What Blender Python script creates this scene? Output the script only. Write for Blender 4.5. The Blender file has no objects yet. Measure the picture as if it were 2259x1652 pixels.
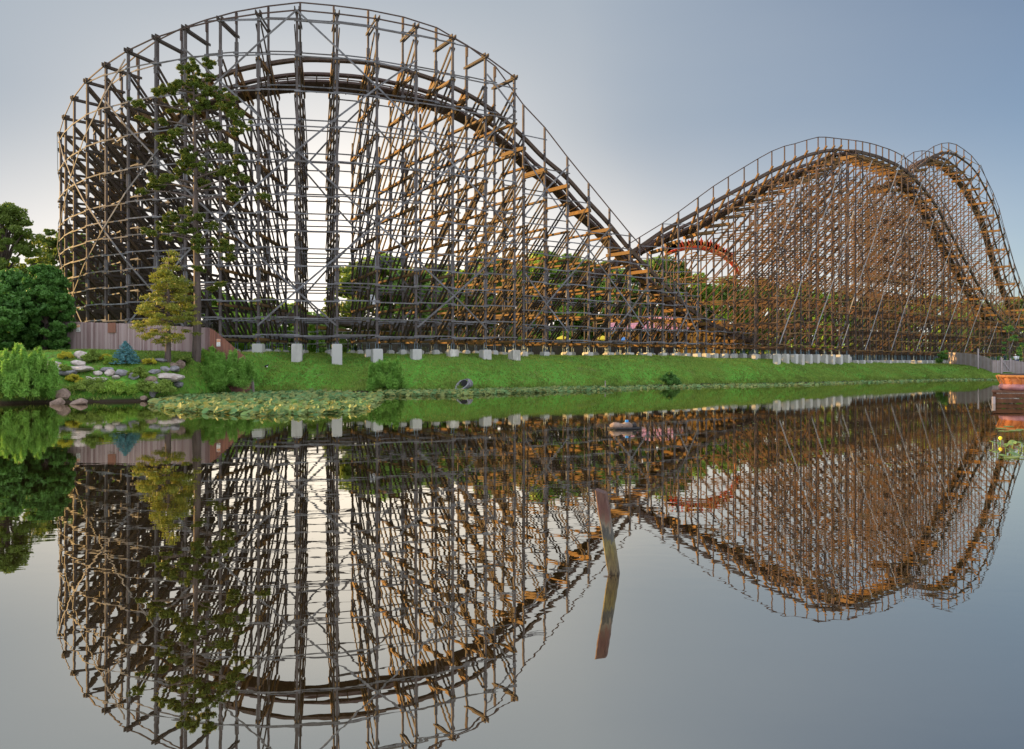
import bpy, math, random
import numpy as np
from mathutils import Vector, Matrix
random.seed(7); RNG = np.random.default_rng(7)
SC = bpy.context.scene
R = math.radians

# ------------------------------------------------------------------ camera, sky, sun, exposure
HC, FP, YH, CX = 2.7, 1806.0, 798.0, 1129.0      # eye height, focal length, eye line and centre of the 2258 x 1652 picture
cam = bpy.data.cameras.new('camera'); camo = bpy.data.objects.new('camera', cam)
SC.collection.objects.link(camo); SC.camera = camo
camo.location = (0, 0, HC); camo.rotation_euler = (R(90), 0, 0)
cam.sensor_width = 36; cam.lens = FP / 2258 * 36; cam.shift_y = -(826 - YH) / 2258
cam.clip_start = .1; cam.clip_end = 9000
SC.render.resolution_x = 1024; SC.render.resolution_y = 749

SUN_AZ = R(-68)      # measured from +Y towards +X
SUN_EL = R(14)
world = bpy.data.worlds.new('World'); SC.world = world; world.use_nodes = True
wt = world.node_tree; wt.nodes.clear()
def N(t, typ, **kw):
    n = t.nodes.new(typ)
    for k, v in kw.items():
        if k == 'inp':
            for a, b in v.items(): n.inputs[a].default_value = b
        else: setattr(n, k, v)
    return n
def L(t, a, b): t.links.new(a, b)
sky = N(wt, 'ShaderNodeTexSky', sky_type='NISHITA', sun_disc=False, sun_elevation=SUN_EL, sun_rotation=SUN_AZ,
        altitude=50, air_density=.9, dust_density=.6, ozone_density=2.5)
wc = N(wt, 'ShaderNodeTexCoord')
sep = N(wt, 'ShaderNodeSeparateXYZ'); L(wt, wc.outputs['Generated'], sep.inputs[0])
# thin high veil of cloud, thinner to the right and overhead
nz = N(wt, 'ShaderNodeTexNoise', inp={'Scale': 1.6, 'Detail': 5.0, 'Roughness': .5})
mp = N(wt, 'ShaderNodeMapping'); mp.inputs['Scale'].default_value = (1, 1, 3)
L(wt, wc.outputs['Generated'], mp.inputs[0]); L(wt, mp.outputs[0], nz.inputs['Vector'])
vx = N(wt, 'ShaderNodeMath', operation='MULTIPLY_ADD', inp={1: -2.2, 2: 1.33}); L(wt, sep.outputs['X'], vx.inputs[0])
vz = N(wt, 'ShaderNodeMath', operation='MULTIPLY_ADD', inp={1: -.6, 2: 0.0}); L(wt, sep.outputs['Z'], vz.inputs[0])
va = N(wt, 'ShaderNodeMath', operation='ADD'); L(wt, vx.outputs[0], va.inputs[0]); L(wt, vz.outputs[0], va.inputs[1])
vn = N(wt, 'ShaderNodeMath', operation='MULTIPLY_ADD', inp={1: .5, 2: -.22}); L(wt, nz.outputs[0], vn.inputs[0])
vs = N(wt, 'ShaderNodeMath', operation='ADD', use_clamp=True); L(wt, va.outputs[0], vs.inputs[0]); L(wt, vn.outputs[0], vs.inputs[1])
veil = N(wt, 'ShaderNodeMix', data_type='RGBA'); L(wt, vs.outputs[0], veil.inputs['Factor'])
hs = N(wt, 'ShaderNodeHueSaturation', inp={'Saturation': .84, 'Value': .78}); L(wt, sky.outputs[0], hs.inputs['Color']); L(wt, hs.outputs[0], veil.inputs['A'])
# veil colour: lavender grey, warmer and brighter low down
low = N(wt, 'ShaderNodeMapRange', interpolation_type='SMOOTHSTEP', inp={'From Min': -.06, 'From Max': .29}); L(wt, sep.outputs['Z'], low.inputs[0])
gx_ = N(wt, 'ShaderNodeMath', operation='ADD', inp={1: .20}); L(wt, sep.outputs['X'], gx_.inputs[0])
ga_ = N(wt, 'ShaderNodeMath', operation='ABSOLUTE'); L(wt, gx_.outputs[0], ga_.inputs[0])
gm_ = N(wt, 'ShaderNodeMapRange', interpolation_type='SMOOTHSTEP', inp={'From Min': 0.0, 'From Max': .40, 'To Min': .66, 'To Max': 0.0}); L(wt, ga_.outputs[0], gm_.inputs[0])
gz_ = N(wt, 'ShaderNodeMapRange', interpolation_type='SMOOTHSTEP', inp={'From Min': .16, 'From Max': .46, 'To Min': 1.0, 'To Max': 0.0}); L(wt, sep.outputs['Z'], gz_.inputs[0])
gp_ = N(wt, 'ShaderNodeMath', operation='MULTIPLY'); L(wt, gm_.outputs[0], gp_.inputs[0]); L(wt, gz_.outputs[0], gp_.inputs[1])
lw_ = N(wt, 'ShaderNodeMath', operation='SUBTRACT', use_clamp=True); L(wt, low.outputs[0], lw_.inputs[0]); L(wt, gp_.outputs[0], lw_.inputs[1]); low = lw_
vcol = N(wt, 'ShaderNodeMix', data_type='RGBA'); L(wt, low.outputs[0], vcol.inputs['Factor'])
vcol.inputs['A'].default_value = (7.3, 6.7, 6.0, 1); vcol.inputs['B'].default_value = (2.1, 2.4, 2.75, 1)
L(wt, vcol.outputs['Result'], veil.inputs['B'])
# unseen sky overhead and behind the viewer brightened, added as fill light
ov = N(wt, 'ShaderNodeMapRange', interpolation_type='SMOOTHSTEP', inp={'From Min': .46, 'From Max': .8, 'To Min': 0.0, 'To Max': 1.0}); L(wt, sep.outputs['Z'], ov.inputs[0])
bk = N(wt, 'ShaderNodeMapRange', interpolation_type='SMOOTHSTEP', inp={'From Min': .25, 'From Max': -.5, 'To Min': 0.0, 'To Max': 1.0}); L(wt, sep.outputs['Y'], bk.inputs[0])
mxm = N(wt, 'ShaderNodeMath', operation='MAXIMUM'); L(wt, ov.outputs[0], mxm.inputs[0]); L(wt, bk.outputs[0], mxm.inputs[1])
fill_ = N(wt, 'ShaderNodeMix', data_type='RGBA'); L(wt, mxm.outputs[0], fill_.inputs['Factor']); L(wt, veil.outputs['Result'], fill_.inputs['A']); fill_.inputs['B'].default_value = (8.0, 8.3, 9.2, 1)
bg = N(wt, 'ShaderNodeBackground', inp={'Strength': .07}); L(wt, fill_.outputs['Result'], bg.inputs[0])
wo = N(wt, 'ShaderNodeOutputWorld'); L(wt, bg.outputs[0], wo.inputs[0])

sd = bpy.data.lights.new('sun', 'SUN'); sd.energy = 5.0; sd.angle = R(.6); sd.color = (1, .60, .20)
so = bpy.data.objects.new('sun', sd); SC.collection.objects.link(so)
sdir = Vector((math.sin(SUN_AZ) * math.cos(SUN_EL), math.cos(SUN_AZ) * math.cos(SUN_EL), math.sin(SUN_EL)))
so.rotation_euler = sdir.to_track_quat('Z', 'Y').to_euler()
SC.view_settings.view_transform = 'Standard'; SC.view_settings.look = 'None'
SC.view_settings.exposure = 1.47; SC.view_settings.gamma = 1; SC.view_settings.use_curve_mapping = False
SC.cycles.max_bounces = 6; SC.cycles.transparent_max_bounces = 4

# ------------------------------------------------------------------ helpers
COL = SC.collection
def tag(o, label=None, cat=None, group=None, kind=None):
    if label: o['label'] = label
    if cat: o['category'] = cat
    if group: o['group'] = group
    if kind: o['kind'] = kind
    return o
def empty(name, loc, label, cat, group=None):
    o = bpy.data.objects.new(name, None); COL.objects.link(o); o.location = loc
    o.empty_display_size = .3
    return tag(o, label, cat, group)
def link(name, me, mat, parent=None):
    o = bpy.data.objects.new(name, me); COL.objects.link(o)
    if mat and not me.materials: me.materials.append(mat)
    if parent:
        o.parent = parent
        o.matrix_parent_inverse = Matrix.Translation(-world_loc(parent))
    return o
def world_loc(o):
    v = Vector((0, 0, 0))
    while o:
        v += o.location
        o2 = o.parent
        if o2: v += o.matrix_parent_inverse.to_translation()
        o = o2
    return v
def mesh(name, V, F, tone=None, smooth=False):
    """V (n,3); F list of index arrays each (m,k) with the same k inside an array"""
    me = bpy.data.meshes.new(name); V = np.asarray(V, dtype=np.float32)
    Fs = [np.asarray(f, dtype=np.int32) for f in F if len(f)]
    me.vertices.add(len(V)); me.vertices.foreach_set('co', V.ravel())
    li = np.concatenate([f.ravel() for f in Fs]); ln = np.concatenate([np.full(len(f), f.shape[1], np.int32) for f in Fs])
    me.loops.add(len(li)); me.loops.foreach_set('vertex_index', li)
    me.polygons.add(len(ln)); st = np.concatenate([[0], np.cumsum(ln)[:-1]]).astype(np.int32)
    me.polygons.foreach_set('loop_start', st); me.polygons.foreach_set('loop_total', ln)
    me.polygons.foreach_set('use_smooth', np.full(len(ln), bool(smooth)))
    if tone is not None:
        a = me.attributes.new('tone', 'FLOAT', 'POINT'); a.data.foreach_set('value', np.asarray(tone, dtype=np.float32))
    me.update(calc_edges=True)
    return me
BF = np.array([[0, 3, 2, 1], [4, 5, 6, 7], [0, 1, 5, 4], [1, 2, 6, 5], [2, 3, 7, 6], [3, 0, 4, 7]])
class MB:
    """collects oriented boxes (and free polygons) into one mesh"""
    def __init__(s): s.V = []; s.Q = []; s.T = []; s.n = 0; s.X = []
    def bar(s, p, q, w, h, up=(0, 0, 1), tone=None):
        p = Vector(p); q = Vector(q); d = q - p
        if d.length < 1e-4: return s
        d.normalize(); u = Vector(up)
        side = d.cross(u)
        if side.length < 1e-3: side = d.cross(Vector((1, 0, 0)))
        side.normalize(); u = side.cross(d).normalized()
        a = side * w / 2; b = u * h / 2
        for c in (p, q):
            for e in (-a - b, a - b, a + b, -a + b): s.V.append(tuple(c + e))
        s.Q.append(BF + s.n); s.n += 8
        s.T += [random.random() if tone is None else tone] * 8
        return s
    def post(s, x, y, z0, z1, w, d=None, ang=0, tone=None):
        c, sn = math.cos(ang), math.sin(ang)
        return s.bar((x, y, z0), (x, y, z1), w, d or w, (-sn, c, 0), tone)
    def poly(s, pts, thick, nrm, tone=None):
        """flat outline given thickness"""
        k = len(pts); nrm = Vector(nrm).normalized() * thick / 2
        for sg in (-1, 1):
            for p in pts: s.V.append(tuple(Vector(p) + nrm * sg))
        i = np.arange(k); j = (i + 1) % k
        s.X.append((np.array([i[::-1]]) + s.n)); s.X.append(np.array([i + k]) + s.n)
        s.Q.append(np.stack([i, j, j + k, i + k], 1) + s.n)
        s.T += [random.random() if tone is None else tone] * (2 * k); s.n += 2 * k
        return s
    def add(s, V, F, tone=None):
        V = np.asarray(V); s.V += [tuple(v) for v in V]
        for f in F:
            f = np.asarray(f)
            if f.shape[1] == 4: s.Q.append(f + s.n)
            else: s.X.append(f + s.n)
        s.T += list(tone) if tone is not None and np.ndim(tone) else [random.random() if tone is None else tone] * len(V)
        s.n += len(V); return s
    def merge(s, o):
        s.Q += [q + s.n for q in o.Q]; s.X += [x + s.n for x in o.X]; s.V += o.V; s.T += o.T; s.n += o.n; return s
    def build(s, name, mat, parent=None, smooth=False):
        F = ([np.concatenate(s.Q)] if s.Q else []) + s.X
        return link(name, mesh(name, s.V, F, s.T, smooth), mat, parent)
def tube(pts, rad, k=10, cap=True):
    """tapered round tube through points -> V, F"""
    P = [Vector(p) for p in pts]; V = []; F = []
    rad = rad if np.ndim(rad) else [rad] * len(P)
    ref = None
    for i, p in enumerate(P):
        t = (P[min(i + 1, len(P) - 1)] - P[max(i - 1, 0)]).normalized()
        if ref is None: ref = t.cross(Vector((0, 0, 1)) if abs(t.z) < .9 else Vector((1, 0, 0))).normalized()
        a = (ref - t * ref.dot(t)).normalized(); b = t.cross(a); ref = a
        for j in range(k):
            an = 2 * math.pi * j / k
            V.append(p + (a * math.cos(an) + b * math.sin(an)) * rad[i])
    for i in range(len(P) - 1):
        for j in range(k):
            F.append([i * k + j, i * k + (j + 1) % k, (i + 1) * k + (j + 1) % k, (i + 1) * k + j])
    out = [np.array(F)]
    if cap: out += [np.array([list(range(k))[::-1]]), np.array([[len(V) - k + j for j in range(k)]])]
    return np.array([tuple(v) for v in V]), out
def px(Dx, Y): return (Dx - CX) / FP * Y
def pz(Dy, Y): return HC + Y * (YH - Dy) / FP
def lerp(x, xs, ys): return float(np.interp(x, xs, ys))

# ------------------------------------------------------------------ materials
def mat(name, c, rough=.85, c2=None, scale=3.0, tonec=None, bump=0, stretch=None, spec=.3, detail=5, trans=0, metal=0, bscale=None, tfac=1.0):
    """c..c2 mixed by noise, then pulled towards tonec by the per-piece tone"""
    m = bpy.data.materials.new(name); m.use_nodes = True; t = m.node_tree; b = t.nodes['Principled BSDF']
    b.inputs['Roughness'].default_value = rough; b.inputs['Specular IOR Level'].default_value = spec
    b.inputs['Metallic'].default_value = metal
    co = N(t, 'ShaderNodeTexCoord'); mpp = N(t, 'ShaderNodeMapping'); L(t, co.outputs['Object'], mpp.inputs[0])
    if stretch: mpp.inputs['Scale'].default_value = stretch
    n = N(t, 'ShaderNodeTexNoise', inp={'Scale': scale, 'Detail': detail, 'Roughness': .65}); L(t, mpp.outputs[0], n.inputs['Vector'])
    mx = N(t, 'ShaderNodeMix', data_type='RGBA'); mx.inputs['A'].default_value = (*c, 1); mx.inputs['B'].default_value = (*(c2 or c), 1)
    mr = N(t, 'ShaderNodeMapRange', inp={'From Min': .32, 'From Max': .68}); L(t, n.outputs[0], mr.inputs[0]); L(t, mr.outputs[0], mx.inputs['Factor'])
    out = mx.outputs['Result']
    if tonec:
        at = N(t, 'ShaderNodeAttribute', attribute_name='tone'); m2 = N(t, 'ShaderNodeMix', data_type='RGBA')
        mm = N(t, 'ShaderNodeMath', operation='MULTIPLY', inp={1: tfac}); L(t, at.outputs['Fac'], mm.inputs[0])
        L(t, mm.outputs[0], m2.inputs['Factor']); L(t, out, m2.inputs['A']); m2.inputs['B'].default_value = (*tonec, 1); out = m2.outputs['Result']
    L(t, out, b.inputs['Base Color'])
    if bump:
        bp = N(t, 'ShaderNodeBump', inp={'Strength': bump, 'Distance': .05})
        n2 = N(t, 'ShaderNodeTexNoise', inp={'Scale': bscale or scale * 3, 'Detail': 4}); L(t, mpp.outputs[0], n2.inputs['Vector'])
        L(t, n2.outputs[0], bp.inputs['Height']); L(t, bp.outputs[0], b.inputs['Normal'])
    if trans:
        tr = N(t, 'ShaderNodeBsdfTranslucent'); L(t, out, tr.inputs[0]); ms = N(t, 'ShaderNodeMixShader', inp={0: trans})
        L(t, b.outputs[0], ms.inputs[1]); L(t, tr.outputs[0], ms.inputs[2])
        L(t, ms.outputs[0], t.nodes['Material Output'].inputs[0])
    return m
M = {}
M['post'] = mat('weathered_post', (.042, .033, .030), c2=(.12, .10, .097), scale=.9, tonec=(.08, .07, .072), bump=.3)
M['beam'] = mat('brown_timber', (.10, .055, .018), c2=(.25, .13, .035), scale=1.1, tonec=(.15, .095, .045), bump=.3)
M['ledger'] = mat('grey_ledger', (.075, .075, .083), c2=(.21, .215, .24), scale=1.2, tonec=(.085, .075, .07), bump=.2, tfac=.8)
M['pale'] = mat('pale_brace', (.17, .168, .175), c2=(.26, .258, .265), scale=1.5)
M['tan'] = mat('tan_timber', (.040, .025, .015), c2=(.20, .098, .040), scale=1.1, tonec=(.055, .04, .03), bump=.3)
M['tanpost'] = mat('tan_post', (.045, .032, .028), c2=(.13, .085, .07), scale=1.0, tonec=(.065, .052, .05))
M['greybeam'] = mat('grey_timber', (.035, .027, .021), c2=(.08, .062, .05), scale=1.1, tonec=(.055, .045, .04), bump=.3)
M['batter'] = mat('batter_timber', (.030, .021, .015), c2=(.085, .055, .030), scale=1.1, tonec=(.05, .038, .03), bump=.3)
M['dark'] = mat('dark_brace', (.04, .026, .02), c2=(.075, .05, .04), scale=1.5)
M['deck'] = mat('track_deck', (.04, .025, .018), c2=(.085, .055, .036), scale=2, tonec=(.06, .04, .028), bump=.3)
M['rail'] = mat('track_rail', (.05, .032, .028), c2=(.09, .06, .05), scale=2)
M['steel'] = mat('galvanised_steel', (.10, .15, .19), c2=(.18, .23, .27), rough=.5, scale=3, metal=.3)
M['concrete'] = mat('concrete', (.24, .225, .20), c2=(.56, .545, .50), scale=2.6, tonec=(.42, .42, .41), bump=.25, stretch=(1, 1, .3))
M['fence'] = mat('fence_board', (.16, .095, .095), c2=(.29, .20, .20), scale=1.2, tonec=(.38, .30, .30), stretch=(1, 1, .25), bump=.3)
M['fence_red'] = mat('fence_board_red', (.20, .085, .06), c2=(.27, .13, .09), scale=1.2, tonec=(.15, .07, .055), stretch=(1, 1, .25), bump=.3)
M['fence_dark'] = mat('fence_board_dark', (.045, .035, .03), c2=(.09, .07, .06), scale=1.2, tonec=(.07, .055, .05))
M['fence_grey'] = mat('fence_board_grey', (.20, .15, .14), c2=(.30, .25, .24), scale=1.2, tonec=(.33, .30, .31))
M['bark'] = mat('bark', (.055, .042, .036), c2=(.13, .10, .09), scale=4, stretch=(1, 1, .2), bump=.8, bscale=6)
M['leaf'] = mat('leaf', (.08, .21, .022), c2=(.15, .33, .035), scale=.5, tonec=(.30, .42, .06), trans=.35, rough=.6)
M['leafolive'] = mat('leaf_olive', (.05, .095, .016), c2=(.10, .17, .03), scale=.8, tonec=(.18, .25, .05), trans=.42, rough=.6)
M['leafback'] = mat('leaf_mid', (.05, .13, .025), c2=(.10, .22, .04), scale=.5, tonec=(.20, .32, .06), trans=.45, rough=.6)
M['leafdark'] = mat('leaf_dark', (.014, .058, .014), c2=(.045, .14, .026), scale=.7, tonec=(.11, .25, .045), trans=.25, rough=.6)
M['leaflight'] = mat('leaf_light', (.06, .20, .025), c2=(.13, .33, .04), scale=1.5, tonec=(.24, .44, .08), trans=.35, rough=.6)
M['needle'] = mat('pine_needle', (.018, .05, .008), c2=(.05, .10, .012), scale=.8, tonec=(.14, .17, .02), trans=.2, rough=.6)
M['cypress'] = mat('cypress_needle', (.07, .12, .018), c2=(.13, .18, .022), scale=.9, tonec=(.26, .26, .035), trans=.3, rough=.6)
M['spruce'] = mat('spruce_needle', (.02, .09, .10), c2=(.05, .17, .19), scale=3, tonec=(.12, .30, .33), rough=.6)
M['yellow'] = mat('yellow_leaf', (.30, .30, .02), c2=(.42, .40, .03), scale=3, tonec=(.55, .50, .05), trans=.3, rough=.6)
M['grass'] = mat('grass_blade', (.04, .085, .012), c2=(.22, .33, .05), scale=.8, detail=8, tonec=(.27, .37, .07), tfac=.75, trans=.3, rough=.7)
M['rockw'] = mat('pale_rock', (.26, .21, .18), c2=(.52, .47, .44), scale=2.8, bump=.8, bscale=5)
M['rockg'] = mat('grey_rock', (.10, .095, .10), c2=(.27, .27, .29), scale=2.5, bump=.8, bscale=5)
M['rockb'] = mat('brown_rock', (.10, .07, .055), c2=(.27, .20, .16), scale=2.5, bump=.8, bscale=5)
M['pad'] = mat('lily_leaf', (.03, .10, .025), c2=(.13, .26, .10), scale=.6, tonec=(.36, .29, .08), rough=.75, trans=.2, tfac=.55)
M['orange'] = mat('orange_stucco', (.60, .25, .03), c2=(.72, .33, .05), scale=1.0)
M['pink'] = mat('pink_roof', (.55, .22, .26), c2=(.68, .33, .37), scale=1.0)
M['white'] = mat('white_paint', (.72, .72, .70), c2=(.8, .8, .78))
M['black'] = mat('black_paint', (.02, .02, .022))
M['teal'] = mat('teal_paint', (.06, .36, .34), c2=(.10, .45, .42))
M['mint'] = mat('mint_canvas', (.38, .62, .50), c2=(.48, .70, .58))
M['magenta'] = mat('magenta_paint', (.30, .04, .14), c2=(.36, .05, .18))
M['yel'] = mat('yellow_canvas', (.72, .55, .03), c2=(.80, .62, .05))
M['red'] = mat('red_orange_paint', (.50, .045, .015), c2=(.58, .08, .02))
M['orangep'] = mat('orange_paint', (.55, .19, .045), c2=(.62, .24, .06))
M['flamey'] = mat('flame_yellow', (.60, .30, .05))
M['raft'] = mat('raft_orange', (.48, .16, .05), c2=(.58, .23, .09), rough=.55)
M['raftpink'] = mat('raft_pink', (.36, .16, .17), c2=(.48, .25, .26), rough=.5)
M['rust'] = mat('rusty_plank', (.05, .02, .01), c2=(.13, .055, .025), scale=2)
M['blue'] = mat('blue_plastic', (.03, .22, .55), rough=.4)
M['darkgreen'] = mat('dark_green_canvas', (.015, .05, .045))
M['skin'] = mat('skin', (.45, .26, .18)); M['cloth'] = mat('white_cloth', (.7, .72, .78)); M['navy'] = mat('navy_cloth', (.04, .06, .13))
M['glass'] = mat('dark_window', (.02, .02, .025), rough=.15)

def ground_mat():
    m = bpy.data.materials.new('ground_grass'); m.use_nodes = True; t = m.node_tree; b = t.nodes['Principled BSDF']
    b.inputs['Roughness'].default_value = .95; b.inputs['Specular IOR Level'].default_value = .15
    co = N(t, 'ShaderNodeNewGeometry')
    n1 = N(t, 'ShaderNodeTexNoise', inp={'Scale': .16, 'Detail': 4.0}); n2 = N(t, 'ShaderNodeTexNoise', inp={'Scale': 2.8, 'Detail': 6.0, 'Roughness': .7})
    L(t, co.outputs['Position'], n1.inputs[0]); L(t, co.outputs['Position'], n2.inputs[0])
    r1 = N(t, 'ShaderNodeMapRange', inp={'From Min': .35, 'From Max': .65}); L(t, n1.outputs[0], r1.inputs[0])
    r2 = N(t, 'ShaderNodeMapRange', inp={'From Min': .3, 'From Max': .7}); L(t, n2.outputs[0], r2.inputs[0])
    a = N(t, 'ShaderNodeMix', data_type='RGBA'); a.inputs['A'].default_value = (.085, .17, .02, 1); a.inputs['B'].default_value = (.09, .28, .035, 1); L(t, r1.outputs[0], a.inputs['Factor'])
    c = N(t, 'ShaderNodeMix', data_type='RGBA', blend_type='MULTIPLY'); c.inputs['Factor'].default_value = .8; L(t, a.outputs['Result'], c.inputs['A'])
    g = N(t, 'ShaderNodeMix', data_type='RGBA'); g.inputs['A'].default_value = (.5, .45, .5, 1); g.inputs['B'].default_value = (1.25, 1.25, 1.1, 1); L(t, r2.outputs[0], g.inputs['Factor'])
    L(t, g.outputs['Result'], c.inputs['B'])
    n3 = N(t, 'ShaderNodeTexNoise', inp={'Scale': .55, 'Detail': 5.0, 'Roughness': .75, 'Distortion': .6}); L(t, co.outputs['Position'], n3.inputs[0])
    r3 = N(t, 'ShaderNodeMapRange', inp={'From Min': .56, 'From Max': .70}); L(t, n3.outputs[0], r3.inputs[0])
    dry = N(t, 'ShaderNodeMix', data_type='RGBA'); L(t, r3.outputs[0], dry.inputs['Factor']); L(t, c.outputs['Result'], dry.inputs['A']); dry.inputs['B'].default_value = (.13, .13, .045, 1); c = dry
    # bare earth below the waterline and a muddy rim
    sp = N(t, 'ShaderNodeSeparateXYZ'); L(t, co.outputs['Position'], sp.inputs[0])
    mr = N(t, 'ShaderNodeMapRange', inp={'From Min': .12, 'From Max': .4}); L(t, sp.outputs['Z'], mr.inputs[0])
    e = N(t, 'ShaderNodeMix', data_type='RGBA'); e.inputs['A'].default_value = (.03, .022, .014, 1); L(t, c.outputs['Result'], e.inputs['B']); L(t, mr.outputs[0], e.inputs['Factor'])
    L(t, e.outputs['Result'], b.inputs['Base Color'])
    bp = N(t, 'ShaderNodeBump', inp={'Strength': .9, 'Distance': .12}); L(t, n2.outputs[0], bp.inputs['Height']); L(t, bp.outputs[0], b.inputs['Normal'])
    return m
def water_mat():
    m = bpy.data.materials.new('pond_water'); m.use_nodes = True; t = m.node_tree; t.nodes.clear()
    geo = N(t, 'ShaderNodeNewGeometry')
    mp1 = N(t, 'ShaderNodeMapping'); mp1.inputs['Scale'].default_value = (1, 1.8, 1); L(t, geo.outputs['Position'], mp1.inputs[0])
    n1 = N(t, 'ShaderNodeTexNoise', inp={'Scale': 1.5, 'Detail': 2.5, 'Roughness': .45, 'Distortion': .3}); L(t, mp1.outputs[0], n1.inputs['Vector'])
    n0 = N(t, 'ShaderNodeTexNoise', inp={'Scale': .08, 'Detail': 2.0}); L(t, geo.outputs['Position'], n0.inputs['Vector'])
    r0 = N(t, 'ShaderNodeMapRange', inp={'From Min': .38, 'From Max': .62, 'To Min': .25, 'To Max': 1.0}); L(t, n0.outputs[0], r0.inputs[0])
    mu = N(t, 'ShaderNodeMath', operation='MULTIPLY'); L(t, n1.outputs[0], mu.inputs[0]); L(t, r0.outputs[0], mu.inputs[1])
    bp = N(t, 'ShaderNodeBump', inp={'Strength': 1.0, 'Distance': .0015}); L(t, mu.outputs[0], bp.inputs['Height'])
    gl = N(t, 'ShaderNodeBsdfGlossy', inp={'Roughness': .0}); gl.inputs[0].default_value = (.89, .85, .76, 1); L(t, bp.outputs[0], gl.inputs['Normal'])
    di = N(t, 'ShaderNodeBsdfDiffuse'); di.inputs[0].default_value = (.018, .013, .006, 1)
    fr = N(t, 'ShaderNodeFresnel', inp={'IOR': 1.33})
    rr = N(t, 'ShaderNodeMapRange', inp={'From Min': 0.0, 'From Max': .5, 'To Min': .70, 'To Max': .92}); L(t, fr.outputs[0], rr.inputs[0])
    mx = N(t, 'ShaderNodeMixShader'); L(t, rr.outputs[0], mx.inputs[0]); L(t, di.outputs[0], mx.inputs[1]); L(t, gl.outputs[0], mx.inputs[2])
    o = N(t, 'ShaderNodeOutputMaterial'); L(t, mx.outputs[0], o.inputs[0])
    return m

# ------------------------------------------------------------------ the ground and the pond
SHX = [-400, -120, -60, -33, -30, -25.5, -24.3, -22, -13, -5, .9, 7.8, 17.6, 24.9, 30.8, 38.5, 47.4, 66.6, 73.4, 85, 120, 400]
SHY = [40, 50, 52, 53, 54.2, 56, 60, 69.6, 71, 72, 78.2, 83, 92, 95.6, 98, 103.7, 111, 125, 124.5, 121, 112, 80]
GHX = [-400, -60, -20, 0, 20, 30, 40, 60, 85, 400]; GHY = [3.5, 3.5, 3.5, 3.4, 3.4, 3.1, 2.9, 2.4, 2.2, 2.2]
GWX = [-60, -30, -23, -16, 2, 12, 400]; GWY = [11, 11, 13, 15.5, 15.5, 13, 13]
def shore(X): return lerp(X, SHX, SHY)
def ground(X, Y):
    d = Y - shore(X) + .35 * math.sin(X * .9) + .2 * math.sin(X * 2.3 + 1)
    if Y < 3: return min(1.0, (3 - Y) * .35) - .05
    if d < 0: return max(-1.6, d * .35) - .0
    W = lerp(X, GWX, GWY); t = min(1, d / W)
    z = lerp(X, GHX, GHY) * (1 - (1 - t) ** 2)
    return z + min(1, d / 4) * .12 * math.sin(X * .37 + Y * .21) * math.sin(Y * .33)
def hit(Dx, Dy, zo=0):
    Y = 35.0
    while Y < 400:
        if HC + Y * (YH - Dy) / FP <= max(0, ground(px(Dx, Y), Y)) + zo: break
        Y += .1
    X = px(Dx, Y)
    return X, Y, max(0, ground(X, Y))
gx = np.concatenate([-np.geomspace(4000, 135, 14), np.arange(-130, 200, .9), np.geomspace(205, 4000, 14)])
gy = np.concatenate([[-600, -60, -10, 0, 2, 3, 5, 20, 35], np.arange(40, 150, .7), np.arange(151, 260, 6), np.geomspace(265, 6000, 14)])
GV = np.array([(x, y, ground(x, y)) for y in gy for x in gx]); nx = len(gx)
ii, jj = np.meshgrid(np.arange(len(gy) - 1), np.arange(nx - 1), indexing='ij'); b0 = (ii * nx + jj).ravel()
tag(link('ground', mesh('ground', GV, [np.stack([b0, b0 + 1, b0 + nx + 1, b0 + nx], 1)], smooth=True), ground_mat()), kind='structure')
tag(link('water', mesh('water', [(-3000, -500, 0), (3000, -500, 0), (3000, 200, 0), (-3000, 200, 0)], [[[0, 1, 2, 3]]]), water_mat()), kind='structure')

# ------------------------------------------------------------------ the wooden coaster
class Coaster:
    """gathers timbers by kind; the 100 largest in view of each kind become parts, the rest one 'stuff' part"""
    def __init__(s, root): s.root = root; s.items = {}
    def put(s, kind, mb, mt, pos, size=1.0, subs=None):
        d = math.hypot(pos[0], pos[1])
        s.items.setdefault(kind, []).append((size / d, mb, mt, subs or []))
    def finish(s, restnames):
        for kind, L_ in s.items.items():
            L_.sort(key=lambda a: -a[0])
            for _, mb, mt, subs in L_[:100]:
                o = mb.build(kind, M[mt], s.root)
                for n2, mb2, mt2 in subs: mb2.build(n2, M[mt2], o)
            rest = L_[100:]; by = {}
            for _, mb, mt, subs in rest:
                by.setdefault(mt, MB()).merge(mb)
                for n2, mb2, mt2 in subs: by.setdefault(mt2, MB()).merge(mb2)
            if rest:
                allm = MB(); mts = list(by); 
                cnt = []
                me_parts = [by[k] for k in mts]
                tot = MB(); mi = []
                for k, mbk in enumerate(me_parts):
                    assert not mbk.X or True
                    tot.Q += [q + tot.n for q in mbk.Q]; tot.V += mbk.V; tot.T += mbk.T; tot.n += mbk.n
                    mi += [k] * sum(len(q) for q in mbk.Q)
                o = tot.build(restnames.get(kind, kind), M[mts[0]], s.root)
                for k in mts[1:]: o.data.materials.append(M[k])
                o.data.polygons.foreach_set('material_index', np.array(mi, dtype=np.int32))
                tag(o, kind='stuff')
Z0, PIT, LP = 4.85, 3.3, 1.65
def P3(b, s, z): return (b['P'][0] + b['u'][0] * s, b['P'][1] + b['u'][1] * s, z)
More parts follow.
